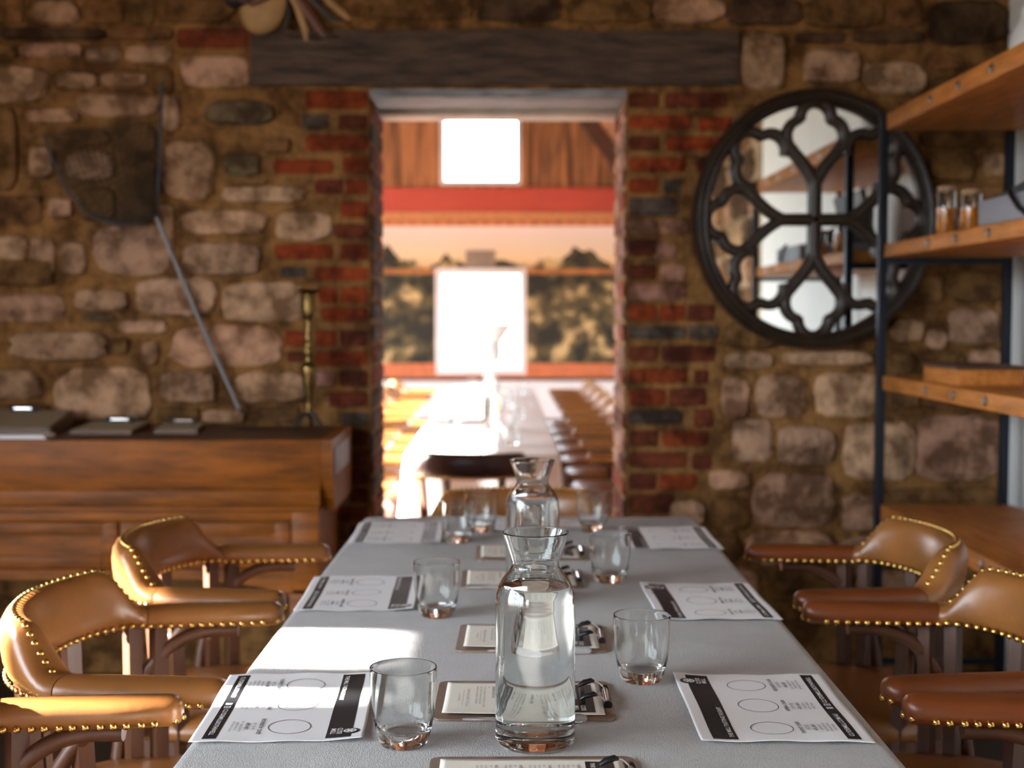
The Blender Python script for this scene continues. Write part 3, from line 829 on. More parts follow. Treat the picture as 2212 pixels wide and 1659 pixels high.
PL, PW = 0.297, 0.210
def zmat(x, y):
    e = abs(x) / (PL / 2)
    return 0.0012 + 0.0022 * e ** 6 * (0.4 + 0.6 * math.sin(y * 38 + 1.0) ** 2) + 0.0009 * (1 + math.sin(x * 31 + y * 22)) + 0.0018 * max(0, (y / (PW / 2))) ** 4
def make_mat():
    root = empty('tasting_mat')
    mb = MB()
    mb.grid(74, 52, lambda u, v: ((u - .5) * PL, (v - .5) * PW, zmat((u - .5) * PL, (v - .5) * PW)))
    o = mb.build('paper_sheet', M['paper'], root, smooth=179)
    so_ = o.modifiers.new('thick', 'SOLIDIFY'); so_.thickness = 0.0003; so_.offset = -1
    hb_ = MB(); flat(hb_, zmat, -.139, .139, .058, .089, .0003)
    hb_.build('header_band', M['ink'], root, fix=False)
    fb = MB(); flat(fb, zmat, -.139, .139, -.091, -.074, .0003)
    fb.build('footer_band', M['ink'], root, fix=False)
    ht = MB(); add_text(ht, zmat, 'THE MILL TASTING FLIGHT', -.131, .0645, .0082, bold=.012, fit=.118)
    ht.build('header_lettering', M['paper'], root, fix=False)
    ft = MB()
    add_text(ft, zmat, 'CLYDEMILL.COM.AU', -.129, -.0825, .0088, bold=.012, fit=.092)
    ft.build('footer_lettering', M['paper'], root, fix=False); ft = MB()
    add_text(ft, zmat, 'CLYDEMILLBOTHWELL', .014, -.0825, .0088, bold=.012, fit=.112)
    # small square icons before the second line: an f on a white tile and a camera ring
    flat(ft, zmat, -.0125, -.0045, -.0868, -.0782, .0009, 1, 1)
    flat(ft, zmat, .0015, .0100, -.0868, -.0855, .0009, 1, 1); flat(ft, zmat, .0015, .0100, -.0795, -.0782, .0009, 1, 1)
    flat(ft, zmat, .0015, .0027, -.0855, -.0795, .0009, 1, 1); flat(ft, zmat, .0088, .0100, -.0855, -.0795, .0009, 1, 1)
    disc(ft, zmat, .00575, -.0825, .0010, .0020, .0012, 16)
    ft.build('handle_lettering', M['paper'], root, fix=False)
    fi_ = MB(); add_text(fi_, zmat, 'f', -.0085, -.0828, .0095, align='CENTER', bold=.03, lift=.0016)
    fi_.build('icon_letter', M['ink'], root, fix=False)
    lg = MB()
    for q in range(6): disc(lg, zmat, .113, .0865, .0125 * q / 6, .0125 * (q + 1) / 6, .00062, 40)
    lg.build('logo_badge', M['ink'], root, fix=False)
    lw_ = MB()
    wheel_logo(lw_, zmat, .113, .0865, .0080, .0012)
    add_text(lw_, zmat, 'CLYDE', .113, .0735, .0088, align='CENTER', bold=.02, fit=.025, lift=.0012)
    add_text(lw_, zmat, 'MILL', .113, .0655, .0088, align='CENTER', bold=.02, fit=.022, lift=.0012)
    lw_.build('logo_lettering', M['paper'], root, fix=False)
    casks = [(-.093, 'TAWNY CASK', '(N°2/5)', '43% ABV.', ['DRIED FRUIT', 'CHOCOLATE AND', 'CARAMEL WITH A', 'HOT FINISH']),
             (0.0, 'APERA CASK', '(N°1/52)', '43% ABV.', ['DARK SPICE', 'NUTTY, TOFFEE', 'SWEET FINISH']),
             (.092, 'BOURBON CASK', '(N°14/19)', '64% ABV.', ['OILY, VANILLA NOTES', 'BRANDY PALATE', 'BUTTERSCOTCH END'])]
    for (cx, a, b_, c_, ds) in casks:
        rg = MB(); disc(rg, zmat, cx, .0095, .0255, .0268, .0006, 64)
        rg.build('tasting_ring', M['grey_ink'], root, fix=False)
        tx = MB()
        add_text(tx, zmat, a, cx, -.0262, .0070, align='CENTER', bold=.03, space=1.15)
        add_text(tx, zmat, b_, cx, -.0350, .0066, align='CENTER')
        add_text(tx, zmat, c_, cx, -.0436, .0068, align='CENTER', bold=.02)
        for i, d in enumerate(ds): add_text(tx, zmat, d, cx, -.0510 - i * .0058, .0042, align='CENTER')
        tx.build('cask_lettering', M['ink'], root, fix=False)
    return root
mats_px = [  # mid of far edge, mid of near edge, rotation, label
    ((1612, 1461), (1703, 1610), 90, 'printed tasting mat nearest the camera on the right, beside the sunlit glass caustics'),
    ((1498, 1263), (1560, 1344), 90, 'printed tasting mat, middle one of three along the right table edge'),
    ((1428, 1141), (1462, 1190), 90, 'printed tasting mat, farthest along the right table edge'),
    ((655, 1457), (597, 1612), -90, 'sunlit printed tasting mat nearest the camera on the left'),
    ((795, 1246), (764, 1326), -90, 'printed tasting mat, middle one of three along the left table edge'),
    ((868, 1131), (853, 1177), -90, 'printed tasting mat, farthest along the left table edge'),
    ((1165, 1124), (1165, 1148), 180, 'printed tasting mat across the far head of the table, behind the glasses')]
mt0 = make_mat()
for i, (fa, ne, rz, lab) in enumerate(mats_px):
    a, b = on(*fa, TZ), on(*ne, TZ)
    c = (a + b) / 2
    o = mt0 if i == 0 else copy_tree(mt0)
    if rz == 180: c = b + Vector((0, .105, 0))
    o.location = (c.x, c.y, TZ + .0004)
    o.rotation_euler = (0, 0, R(rz) + math.atan2(-(a - b).x, (a - b).y) * (0.8 if rz != 180 else 0))
    tag(o, lab, 'place mat', 'tasting mats on the near table')

# clipboards
CW, CD_, CT = 0.236, 0.172, 0.0032
def make_clipboard():
    root = empty('clipboard')                     # local x: reading direction, y: towards the clip
    rp = []
    hx, hy, r = CD_ / 2, CW / 2, 0.012
    for (cx, cy, a0) in ((hx - r, hy - r, 0), (-hx + r, hy - r, 90), (-hx + r, -hy + r, 180), (hx - r, -hy + r, 270)):
        rp += [(cx + r * math.cos(R(a0 + 18 * i)), cy + r * math.sin(R(a0 + 18 * i))) for i in range(6)]
    MB().rings([[(x, y, 0) for x, y in rp], [(x, y, CT - .0005) for x, y in rp], [(x * .997, y * .997, CT) for x, y in rp]]).build('board', M['hardboard'], root, smooth=40)
    def zp(x, y): return CT + 0.0006 + 0.0030 * max(0, x / .074) ** 3 * (0.3 + 0.7 * min(1, max(0, (.09 - y) / .2))) + .001 * max(0, -(y + .04) / .08) ** 2
    py0, py1 = -.106, .104
    pp = MB(); pp.grid(20, 30, lambda u, v: ((u - .5) * .148, py0 + (py1 - py0) * v, zp((u - .5) * .148, py0 + (py1 - py0) * v)))
    o = pp.build('menu_sheet', M['cream'], root, smooth=179)
    s_ = o.modifiers.new('thick', 'SOLIDIFY'); s_.thickness = 0.0003; s_.offset = -1
    bb = MB(); flat(bb, zp, -.064, .064, .060, .0925, .0003, 16, 3)
    bb.build('header_band', M['ink'], root, fix=False)
    bl = MB(); add_text(bl, zp, 'THE MILL BOTTLES', -.057, .068, .0068, fit=.062, bold=.02)
    add_text(bl, zp, 'CLYDE', .046, .0772, .0088, align='CENTER', bold=.02, fit=.024)
    add_text(bl, zp, 'MILL', .046, .0682, .0088, align='CENTER', bold=.02, fit=.022)
    bl.build('header_lettering', M['cream'], root, fix=False)
    tx = MB(); y = .052
    for (hd, pr, ls) in (('PORT CASK', '$110', ['RICH DARK FRUIT AND SPICE ON THE', 'NOSE WITH A LONG WARM FINISH OF', 'RAISIN AND OAK']),
                         ('TAWNY CASK', '$160', ['SOFT CARAMEL AND DRIED FIG WITH', 'CHOCOLATE NOTES AND A HINT OF', 'ORANGE PEEL']),
                         ('APERA CASK', '$150', ['NUTTY AND SWEET WITH A DRY SPICE', 'FINISH OF ALMOND AND TOFFEE']),
                         ('BOURBON CASK STYLE', '$150', ['A FULL VANILLA NOSE AND A LIGHT', 'OILY PALATE OF HONEY AND CREAM', 'WITH A GENTLE SMOKE'])):
        add_text(tx, zp, hd, -.052, y, .0050, bold=.03); y -= .0062
        add_text(tx, zp, pr, -.052, y, .0034); y -= .0056
        for l in ls: add_text(tx, zp, l, -.052, y, .0040, fit=.088 + .012 * math.sin(y * 900)); y -= .0052
        y -= .0055
    add_text(tx, zp, 'TASMANIAN SPIRIT DISTILLED', 0, -.0755, .0052, align='CENTER', fit=.082)
    add_text(tx, zp, 'AT THE MILL', 0, -.0870, .0042, align='CENTER', fit=.032)
    flat(tx, zp, -.035, .035, -.0816, -.0812, .0004, 4, 1)
    tx.build('menu_lettering', M['grey_ink'], root, fix=False)
    # clip: chrome roll, black lever plates
    cp = empty('clip'); cp.parent = root
    zc = CT + .004
    MB().tube([(-.034, .110, zc), (.034, .110, zc)], .0042, 12, up=(0, 0, 1)).build('clip_roll', M['chrome'], cp, smooth=50)
    for sx in (-1, 1):
        MB().tube([(sx * .034, .110, zc), (sx * .040, .110, zc)], .0056, 12).build('clip_end', M['black'], cp, smooth=50)
        pts = [(sx * .034, .108, zc + .003), (sx * .033, .100, zc + .010), (sx * .032, .092, zc + .0125)]
        MB().tube(pts, .0010, 8).build('clip_wire', M['chrome'], cp, smooth=50)
        MB().tube([(sx * .032, .096, zc + .011), (sx * .0318, .092, zc + .0125), (sx * .031, .082, zc + .010), (sx * .030, .0745, zc + .0055)], [.0022, .0042, .0046, .0025], 10, sq=(1.25, .8)).build('clip_grip', M['black'], cp, smooth=50)
    MB().box(-.031, .031, .074, .081, zc - .0022, zc + .0030, .0012).build('clip_jaw', M['black'], cp, smooth=40)
    return root
def make_dropper():
    mb = MB()
    pr = [(-.079, .0012), (-.074, .0014), (-.045, .0019), (-.030, .0026), (-.020, .0048), (0, .0056), (.030, .0058), (.060, .0060), (.072, .0059), (.077, .0046), (.0792, .0024), (.0798, .0004)]
    rs = [[(x, r * math.cos(2 * PI * j / 16), .0061 + r * math.sin(2 * PI * j / 16)) for j in range(16)] for x, r in pr]
    mb.rings(rs)
    o = mb.build('dropper', M['plastic'], smooth=60); return o
cb0 = make_clipboard(); dr0 = None
cbs = [((1150, 1640), 'f', 'brown clipboard menu cut off by the bottom frame edge', None),
       ((1134, 1559), 'n', 'brown clipboard menu behind the front carafe, its chrome clip beside the label band', 'clear plastic dropper in front of the clipboard directly behind the front carafe'),
       ((1151, 1411), 'n', 'brown clipboard menu second from the front carafe, touching the right glass', 'clear plastic dropper in front of the second clipboard behind the carafe'),
       ((1128, 1273), 'n', 'brown clipboard menu third back, right of the middle left glass', 'clear plastic dropper at the third clipboard, beside the middle left glass'),
       ((1147, 1212), 'n', 'brown clipboard menu farthest from the camera, left of the far right glasses', None)]
for i, (px, w, lab, dlab) in enumerate(cbs):
    p = on(*px, TZ)
    c = p + Vector((0, CD_ / 2 if w == 'n' else -CD_ / 2, 0))
    o = cb0 if i == 0 else copy_tree(cb0)
    o.location = (c.x, c.y, TZ + .0003); o.rotation_euler = (0, 0, R(-90 + (0.4, -0.6, -0.9, 0.5, 0.6)[i]))
    tag(o, lab, 'clipboard', 'menu clipboards down the middle of the table')
    if dlab:
        d = make_dropper() if dr0 is None else dr0.copy()
        if dr0 is not None: COL.objects.link(d)
        dr0 = dr0 or d
        cxp = {1: 1133, 2: 1165, 3: 1095}[i]
        q = on(cxp, px[1], TZ)
        d.location = (q.x, p.y - .0085, TZ + .0004); d.rotation_euler = (0, 0, R(0.6))
        tag(d, dlab, 'dropper', 'droppers beside the clipboards')

# ------------------------------------------------------------------ glassware
def glass_profile():
    out = [(0.0002, 0.0), (.024, 0.0), (.0275, .0012), (.0298, .005), (.0322, .013), (.0350, .024), (.0376, .040), (.0394, .058), (.0403, .076), (.0405, .0925), (.0400, .0938), (.0393, .0938), (.0388, .0925)]
    inn = [(.0386, .076), (.0376, .058), (.0357, .040), (.0330, .027), (.0296, .0200), (.022, .0172), (.010, .0166), (.0002, .0165)]
    return out + inn
def smooth_prof(pr, sub=3):
    out = []
    for i in range(len(pr) - 1):
        p0, p1, p2, p3 = pr[max(i - 1, 0)], pr[i], pr[i + 1], pr[min(i + 2, len(pr) - 1)]
        for k in range(sub):
            t = k / sub
            out.append(tuple(0.5 * ((2 * p1[j]) + (-p0[j] + p2[j]) * t + (2 * p0[j] - 5 * p1[j] + 4 * p2[j] - p3[j]) * t * t + (-p0[j] + 3 * p1[j] - 3 * p2[j] + p3[j]) * t ** 3) for j in (0, 1)))
    out.append(pr[-1]); return [(max(r, .0002), z) for r, z in out]
tum = MB().lathe(smooth_prof(glass_profile(), 3), 56).build('tumbler', M['glass'], smooth=60)
gl_px = [((872, 1607), 'clear tumbler nearest the camera, at the corner of the left sunlit mat'),
         ((1386, 1470), 'clear tumbler right of the front carafe, at the right mat corner'),
         ((944, 1330), 'clear tumbler at the dark band of the middle left mat'),
         ((1318, 1257), 'clear tumbler right of the front carafe neck, before the far right mat'),
         ((989, 1171), 'clear tumbler by the far left mat, front one of the pair left of the carafes'),
         ((1039, 1149), 'clear tumbler behind another, rear one of the pair left of the back carafe'),
         ((1281, 1149), 'clear tumbler at the far head mat, right of the back carafe')]
for i, (px, lab) in enumerate(gl_px):
    o = tum if i == 0 else tum.copy()
    if i: COL.objects.link(o)
    p = on(*px, TZ); o.location = (p.x, p.y, TZ + .0006 + (.0022 if i == 6 else 0)); o.rotation_euler = (0, 0, i * 0.7)
    tag(o, lab, 'glass', 'tumblers on the near table')
def make_carafe():
    root = empty('carafe')
    outp = [(.0002, 0), (.040, 0), (.0455, .0015), (.0478, .006), (.0482, .014), (.0482, .06), (.0482, .12), (.0481, .168), (.0468, .183), (.0425, .196), (.0345, .207), (.0292, .2145), (.0285, .2195), (.0302, .227), (.0350, .2415), (.0399, .2555), (.0402, .2568), (.0394, .2574)]
    inn = [(.0385, .2560), (.0332, .2410), (.0284, .2265), (.0266, .2195), (.0274, .2130), (.0330, .2050), (.0408, .1935), (.0446, .1815), (.0458, .168), (.0459, .12), (.0459, .06), (.0458, .026), (.0440, .0200), (.036, .0172), (.018, .0160), (.0002, .0158)]
    MB().lathe(smooth_prof(outp + inn, 3), 72).build('glass_body', M['glass'], root, smooth=60)
    wp = [(.0002, .0156), (.018, .0158), (.0362, .0170), (.0442, .0198), (.0460, .026), (.0461, .06), (.0461, .12), (.0460, .168), (.0448, .1815), (.0420, .1910), (.0412, .1922), (.0400, .1916), (.0300, .1912), (.0002, .1912)]
    MB().lathe(wp, 72).build('water', M['water'], root, smooth=50)
    return root
cf = make_carafe()
p = on(1156, 1604, TZ); cf.location = (p.x, p.y, TZ + .0006); tag(cf, 'clear water-filled carafe nearest the camera, middle of the table', 'carafe', 'water carafes on the near table')
c2 = copy_tree(cf)
p = on(1150, 1300, TZ); c2.location = (p.x, p.y, TZ + .0006); tag(c2, 'water carafe farther back, half hidden behind the front carafe', 'carafe', 'water carafes on the near table')

# far-table glassware
fg = []
rnd = random.Random(3)
for i in range(12):
    o = tum.copy(); COL.objects.link(o)
    side = -1 if i % 2 else 1
    o.location = (FCX + side * rnd.uniform(.10, .24), 6.1 + i * 0.40, FTZ + .003)
    tag(o, 'small clear tumbler on the white cloth of the far table', 'glass', 'tumblers on the far table')
for i, y in enumerate((6.9, 8.2, 9.5)):
    o = copy_tree(cf); o.location = (FCX + .03 - .02 * i, y, FTZ + .003)
    tag(o, ('nearest', 'middle', 'farthest')[i] + ' of three water carafes down the far white table', 'carafe', 'water carafes on the far table')
urn = empty('pedestal_vase', (FCX - .02, 10.85, FTZ + .003), 0, 'pale pedestal vase at the end of the far table before the window', 'vase')
MB().lathe([(.09, 0), (.095, .012), (.05, .035), (.028, .06), (.045, .085), (.03, .11), (.022, .17), (.03, .20)], 32).build('pedestal', M['greycase'], urn, smooth=50)
MB().lathe(smooth_prof([(.03, .20), (.075, .23), (.09, .30), (.085, .38), (.13, .45), (.19, .53), (.185, .535), (.11, .45), (.07, .38), (.06, .30), (.0002, .26)], 2), 32).build('bowl', M['white_ceramic'], urn, smooth=50)

# ------------------------------------------------------------------ pine chest with its things
CYB, CYF = WY - 0.03, 4.02
CTZ = at(400, 950, CYF).z
def cxz(px, py): v = at(px, py, CYF); return v.x, v.z
ch = empty('pine_chest', (0, 0, 0), 0, 'long pine chest with dark top against the stone wall left of the doorway', 'chest')
xr = cxz(714, 1000)[0]; xl = -2.35
zl = cxz(0, 1058)[1]; zm = cxz(0, 1108)[1]; zb = cxz(0, 1274)[1]; xr2 = cxz(687, 1100)[0]
MB().box(xl, xr, CYF + .005, CYB, CTZ - .028, CTZ, .004).build('chest_top', M['pine_dark'], ch, smooth=30)
MB().box(xl, xr - .03, CYF, CYF + .025, zl, CTZ - .001, .003).build('front_board', M['pine'], ch, smooth=30)
eb = MB()
prof = [(CYF - .004, CTZ), (CYB, CTZ + .004), (CYB, zm), (CYF + .06, zm), (CYF + .01, zl + .01), (CYF - .004, zl + .05)]
eb.prism(prof, lambda p: (xr - .03, p[0], p[1]), lambda p: (xr + .006, p[0], p[1]))
eb.build('end_board', M['pine'], ch, smooth=30)
ep = MB(); ep.box(xr + .006, xr + .010, CYF + .06, CYB - .10, zl + .04, CTZ - .03, .001)  # pale sheet: doorway light reflected on the end board, put into colour
ep.build('end_glow', mat('painted_door_glow', (0.55, 0.56, 0.60), 0.5, vary=0.4, scale=12), ch, smooth=30, label='painted doorway glow on the chest end')
md = MB()
md.box(xl, xr2 + .008, CYF - .004, CYB, zm + .02, zl, .006); md.box(xl, xr2 + .002, CYF + .004, CYB, zm, zm + .02, .005)
md.build('waist_moulding', M['pine'], ch, smooth=30)
xs = cxz(628, 1150)[0]
cb = MB()
cb.box(xs, xr2, CYF + .012, CYF + .07, zb - .02, zm, .003)
cb.box(xl, xs, CYF + .012, CYF + .06, zm - .03, zm, .003)
zbt = zb + .06
cb.box(xr2 - .02, xr2 - .002, CYF + .07, CYB, zb - .02, zm)
cb.box(xl, xl + .06, CYF + .012, CYB, zb - .02, zm)
cb.box(xl, xs, CYF + .18, CYF + .20, zb, zm - .02)
cb.build('cabinet_carcass', M['pine'], ch, smooth=30)
ap_ = MB(); N = 40; poly = []
for i in range(N + 1):
    x = xl + .06 + (xs - xl - .06) * i / N
    u = (xs - x)
    d = .05 * max(0, 1 - u / .35) ** 2 + .05 * max(0, 1 - (x - xl) / .35) ** 2
    poly.append((x, zb + .03 - d))
poly = poly + [(xs, zbt), (xl + .06, zbt)]
ap_.prism(poly, lambda p: (p[0], CYF + .012, p[1]), lambda p: (p[0], CYF + .05, p[1]))
ap_.build('apron', M['pine'], ch, smooth=30)
dw = (xs - xl - .06) / 3
for i in range(3):
    a, b = xl + .06 + dw * i + .004, xl + .06 + dw * (i + 1) - .004
    dm = MB(); z0, z1 = zbt + .003, zm - .033
    s_ = .05
    dm.box(a, a + s_, CYF + .014, CYF + .045, z0, z1, .003); dm.box(b - s_, b, CYF + .014, CYF + .045, z0, z1, .003)
    dm.box(a + s_, b - s_, CYF + .014, CYF + .045, z0, z0 + s_ * .8, .003); dm.box(a + s_, b - s_, CYF + .014, CYF + .045, z1 - s_ * .8, z1, .003)
    dr_ = dm.build('cabinet_door', M['pine'], ch, smooth=30)
    MB().box(a + s_, b - s_, CYF + .030, CYF + .042, z0 + s_ * .8, z1 - s_ * .8).build('door_panel', M['pine'], dr_)
for (x, y) in ((xr2 - .05, CYF + .045), (xr2 - .05, CYB - .06), (xl + .05, CYF + .045), (xl + .05, CYB - .06)):
    MB().box(x - .045, x + .045, y - .033, y + .033, 0, zb, .006).build('leg', M['pine'], ch, smooth=30)

def papers(name, near, far, yn, yf, label):
    # menu holder on the chest: photo ends of the near and far edge, each at its own distance from the camera
    a, b = at(near[0], near[2], yn), at(near[1], near[2], yn)
    c, d = at(far[1], far[2], yf), at(far[0], far[2], yf)
    root = empty(name, ((a.x + b.x) / 2, (yn + yf) / 2, CTZ + .0005), 0, label, 'clipboard', 'menu clipboards on the pine chest')
    o = root.location
    q = [p - o for p in (a, b, c, d)]
    MB().rings([[(p.x, p.y, 0) for p in q], [tuple(p) for p in q]]).build('board', M['oak_dark'], root)
    cen = sum(q, Vector()) / 4
    ins = [cen + (p - cen) * .95 for p in q]
    MB().rings([[(p.x, p.y, p.z + .0004) for p in ins], [(p.x, p.y, p.z + .0022) for p in ins]]).build('menu_sheet', M['cream_shaded'], root)
    m_ = (q[2] + q[3]) / 2 * .82 + cen * .18
    dd = (q[2] - q[3]).normalized(); up = Vector((0, 0, .011))
    cl = empty('clip'); cl.parent = root
    MB().tube([m_ - dd * .030 + up, m_ + dd * .030 + up], .007, 10).build('clip_roll', M['chrome'], cl, smooth=50)
    for sg in (-1, 1):
        MB().tube([m_ + dd * sg * .030 + up, m_ + dd * sg * .046 + up], .010, 10).build('clip_end', M['black'], cl, smooth=50)
    return root
papers('clipboard', (-90, 108, 926), (-50, 158, 886), 4.16, 4.45, 'propped clipboard at the left frame edge on top of the pine chest')
papers('clipboard', (150, 284, 931), (200, 326, 911), 4.20, 4.40, 'clipboard lying in the middle of the three on the chest')
papers('clipboard', (332, 426, 930), (352, 444, 914), 4.22, 4.40, 'rightmost small clipboard on the chest below the net')
a_, b_ = at(-110, 949, 4.045), at(98, 949, 4.045)
ps_ = empty('paper_stack', ((a_.x + b_.x) / 2, 4.09, CTZ + .0005), 0, 'grey-white paper stack at the front edge of the chest under the leftmost clipboard', 'paper')
for i_ in range(4):
    MB().box(a_.x - ps_.location.x + .004 * i_, b_.x - ps_.location.x - .003 * i_, -.045 + .002 * i_, .055, .0025 * i_, .0025 * i_ + .0022).build('paper_sheet', M['paper'], ps_)

# candlestick
cp_ = on(668, 926, CTZ); cy_ = cp_.y
KS = 2800 / cy_
cs = empty('candlestick', (cp_.x, cy_, CTZ + .0005), 0, 'tall old brass candlestick on the right end of the pine chest', 'candlestick')
MB().lathe(smooth_prof([(.012, .052), (.016, .06), (.010, .075), (.012, .10), (.022, .155), (.027, .19), (.027, .212), (.018, .222), (.013, .24), (.018, .262), (.012, .285), (.016, .31), (.011, .335), (.013, .37)], 3), 28).build('stem', M['old_brass'], cs, smooth=50)
MB().lathe(smooth_prof([(.013, .37), (.020, .385), (.023, .41), (.024, .455), (.030, .462), (.040, .468), (.041, .472), (.024, .474), (.020, .47), (.018, .42), (.0002, .41)], 2), 28).build('candle_cup', M['old_brass'], cs, smooth=50)
for i in range(3):
    a = R(90 + 120 * i)
    MB().tube([(0, 0, .055), (.025 * math.cos(a), .025 * math.sin(a), .045), (.042 * math.cos(a), .042 * math.sin(a), .022), (.052 * math.cos(a), .052 * math.sin(a), .006)], [.010, .008, .006, .0075], 10).build('foot', M['hide_dark'], cs, smooth=50)

# landing net on the wall
NY = WY - 0.055
def npt(px, py, dy=0.0): v = at(px, py, NY); v.y -= dy; return v
nt_ = empty('landing_net', npt(337, 465), 0, 'brown landing net with long grey handle hung on the left stone wall', 'net')
no = nt_.location
def loc(v): return v - no
MB().tube([loc(npt(335, 462)), loc(npt(430, 690, -.0)), loc(npt(517, 884, .0))], .0075, 12).build('handle', M['alu'], nt_, smooth=50)
MB().tube([loc(npt(338, 468)), loc(npt(346, 330)), loc(npt(350, 176))], .005, 10).build('straight_rod', M['net_frame'], nt_, smooth=50)
curve = [(335, 468), (300, 482), (250, 486), (195, 468), (150, 420), (118, 355), (95, 290)]
MB().tube([loc(npt(*c)) for c in curve], .005, 10).build('hoop', M['net_frame'], nt_, smooth=50)
def cinterp(t):
    f = t * (len(curve) - 1); i = min(int(f), len(curve) - 2); k = f - i
    return (curve[i][0] * (1 - k) + curve[i + 1][0] * k, curve[i][1] * (1 - k) + curve[i + 1][1] * k)
MB().tube([loc(npt(95, 290)), loc(npt(200, 285)), loc(npt(348, 262))], .0025, 8).build('rim_cord', M['net'], nt_, smooth=50)
for bulge, sag in ((.004, 0), (.10, 25)):
    nb = MB()
    def nf(u, v, bulge=bulge, sag=sag):
        a = cinterp(v); b = (338 + 10 * v, 466 - 204 * v)
        x = a[0] * (1 - u) + b[0] * u; y = a[1] * (1 - u) + b[1] * u + sag * math.sin(PI * u) * v
        dd = bulge * math.sin(PI * min(1, u)) * math.sin(PI * (0.15 + .85 * v) * .85)
        return tuple(loc(npt(x, y, max(0, dd))))
    nb.grid(18, 20, nf)
    o = nb.build('net_bag', M['net'], nt_, fix=False)
    wf = o.modifiers.new('mesh', 'WIREFRAME'); wf.thickness = 0.0036; wf.use_even_offset = False

# leather pouch with tassels above the lintel
LY = WY - 0.05
lp = empty('leather_pouch', at(575, 20, LY), 0, 'cream leather pouch with dark flap and straps hung above the lintel', 'pouch')
lo = lp.location
def lpt(px, py, d=0.0): v = at(px, py, LY); v.y -= d; return v - lo
def blob(cx, cy, rx, ry, th, rot=0):
    mb = MB(); rs = []
    for k in range(-6, 7):
        a = k / 6 * PI / 2 * .98; s = math.cos(a); d = math.sin(a) * th
        ring = []
        for j in range(28):
            b = 2 * PI * j / 28
            x, y = rx * s * math.cos(b), ry * s * math.sin(b)
            ring.append(tuple(lpt(cx + x * math.cos(rot) - y * math.sin(rot), cy + x * math.sin(rot) + y * math.cos(rot), .03 + d)))
        rs.append(ring)
    return mb.rings(rs)
blob(572, 18, 50, 62, .035, .3).build('pouch_body', M['hide'], lp, smooth=60)
blob(548, -8, 60, 26, .050, -.38).build('flap', M['hide_dark'], lp, smooth=60)
MB().tube([lpt(505, 0, .06), lpt(555, 22, .08), lpt(610, -4, .06)], .006, 8).build('piping', M['hide_red'], lp, smooth=50)
for (pts, m_, w) in (([(625, -20), (645, 20), (662, 70), (664, 92)], 'hide', .012), ([(640, -10), (665, 25), (690, 62), (705, 82)], 'hide_red', .016), ([(660, -10), (690, 15), (720, 45), (738, 50)], 'hide_dark', .010),
                     ([(690, -15), (715, 10), (745, 35), (758, 46)], 'hide', .011), ([(620, -10), (628, 30), (622, 60), (596, 92)], 'hide_dark', .006)):
    MB().tube([lpt(*q, .03) for q in pts], [w * .6, w, w, w * .5], 10, sq=(1.0, .45), up=(0, 1, 0)).build('strap', M[m_], lp, smooth=50)
MB().tube([lpt(575, -30, .03), lpt(580, -120, .01), lpt(578, -140, -.045)], .004, 8).build('hanging_loop', M['hide_dark'], lp, smooth=50)

# ------------------------------------------------------------------ round mirror with tracery
MRY = WY - 0.075
mc = at(1758, 475, WY - .05)
RX, RZ = 0.418, 0.448
mr_ = empty('tracery_mirror', (mc.x, MRY, mc.z), 0, 'large round mirror with dark gothic tracery on the stone wall right of the doorway', 'mirror')
def mpt(u, v, d=0.0): return (u * RX, -d, v * RZ)
fr = MB(); rs = []
pr = [(1.0, -.060), (1.0, -.01), (.985, .012), (.955, .022), (.925, .014), (.905, .020), (.880, .010), (.872, -.03), (.90, -.060)]
for i in range(96):
    a = 2 * PI * i / 96
    rs.append([mpt(r * math.cos(a), r * math.sin(a), d) for r, d in pr])
rs.append(rs[0]); fr.rings(rs, True, False)
fr.build('mirror_frame', M['bronze'], mr_, smooth=60)
gm = MB(); gm.add([mpt(.89 * math.cos(2 * PI * i / 96), .89 * math.sin(2 * PI * i / 96), -.020) for i in range(96)], [tuple(range(96))])
gm.add([mpt(.89 * math.cos(2 * PI * i / 96), .89 * math.sin(2 * PI * i / 96), -.050) for i in range(96)], [tuple(range(96))])
gm.build('mirror_glass', M['mirror'], mr_)
tb = MB()
def mtube(pts, w=.016):
    w *= 1.3
    tb.tube([mpt(*p, d=-.004) for p in pts], w, 8, up=(0, 1, 0), sq=(1.0, .85))
mtube([(0, -.30), (0, .30)], .017); mtube([(-.30, 0), (.30, 0)], .017)
RT = .61
for k in range(4):
    a = PI / 2 * k
    def rot(u, v): return (u * math.cos(a) - v * math.sin(a), u * math.sin(a) + v * math.cos(a))
    for sg in (1, -1):
        ta = PI / 8
        T = (RT * math.cos(ta), sg * RT * math.sin(ta))
        P0, P1, P2 = (.26, 0), (.40, sg * .05), T
        mtube([rot(*(((1 - t) ** 2 * P0[i] + 2 * t * (1 - t) * P1[i] + t * t * P2[i]) for i in (0, 1))) for t in lin(0, 1, 10)], .0155)
for k in range(8):
    a = PI / 4 * k
    cc = (.655 * math.cos(a), .655 * math.sin(a))
    pts = []
    for ph in lin(-128, 128, 48):
        rr = .165 + .075 * abs(math.cos(R(ph * 1.8))) ** .8
        b = a + R(ph)
        pts.append((cc[0] + rr * math.cos(b), cc[1] + rr * math.sin(b)))
    mtube(pts, .0145)
tb.build('tracery', M['bronze'], mr_, smooth=60)

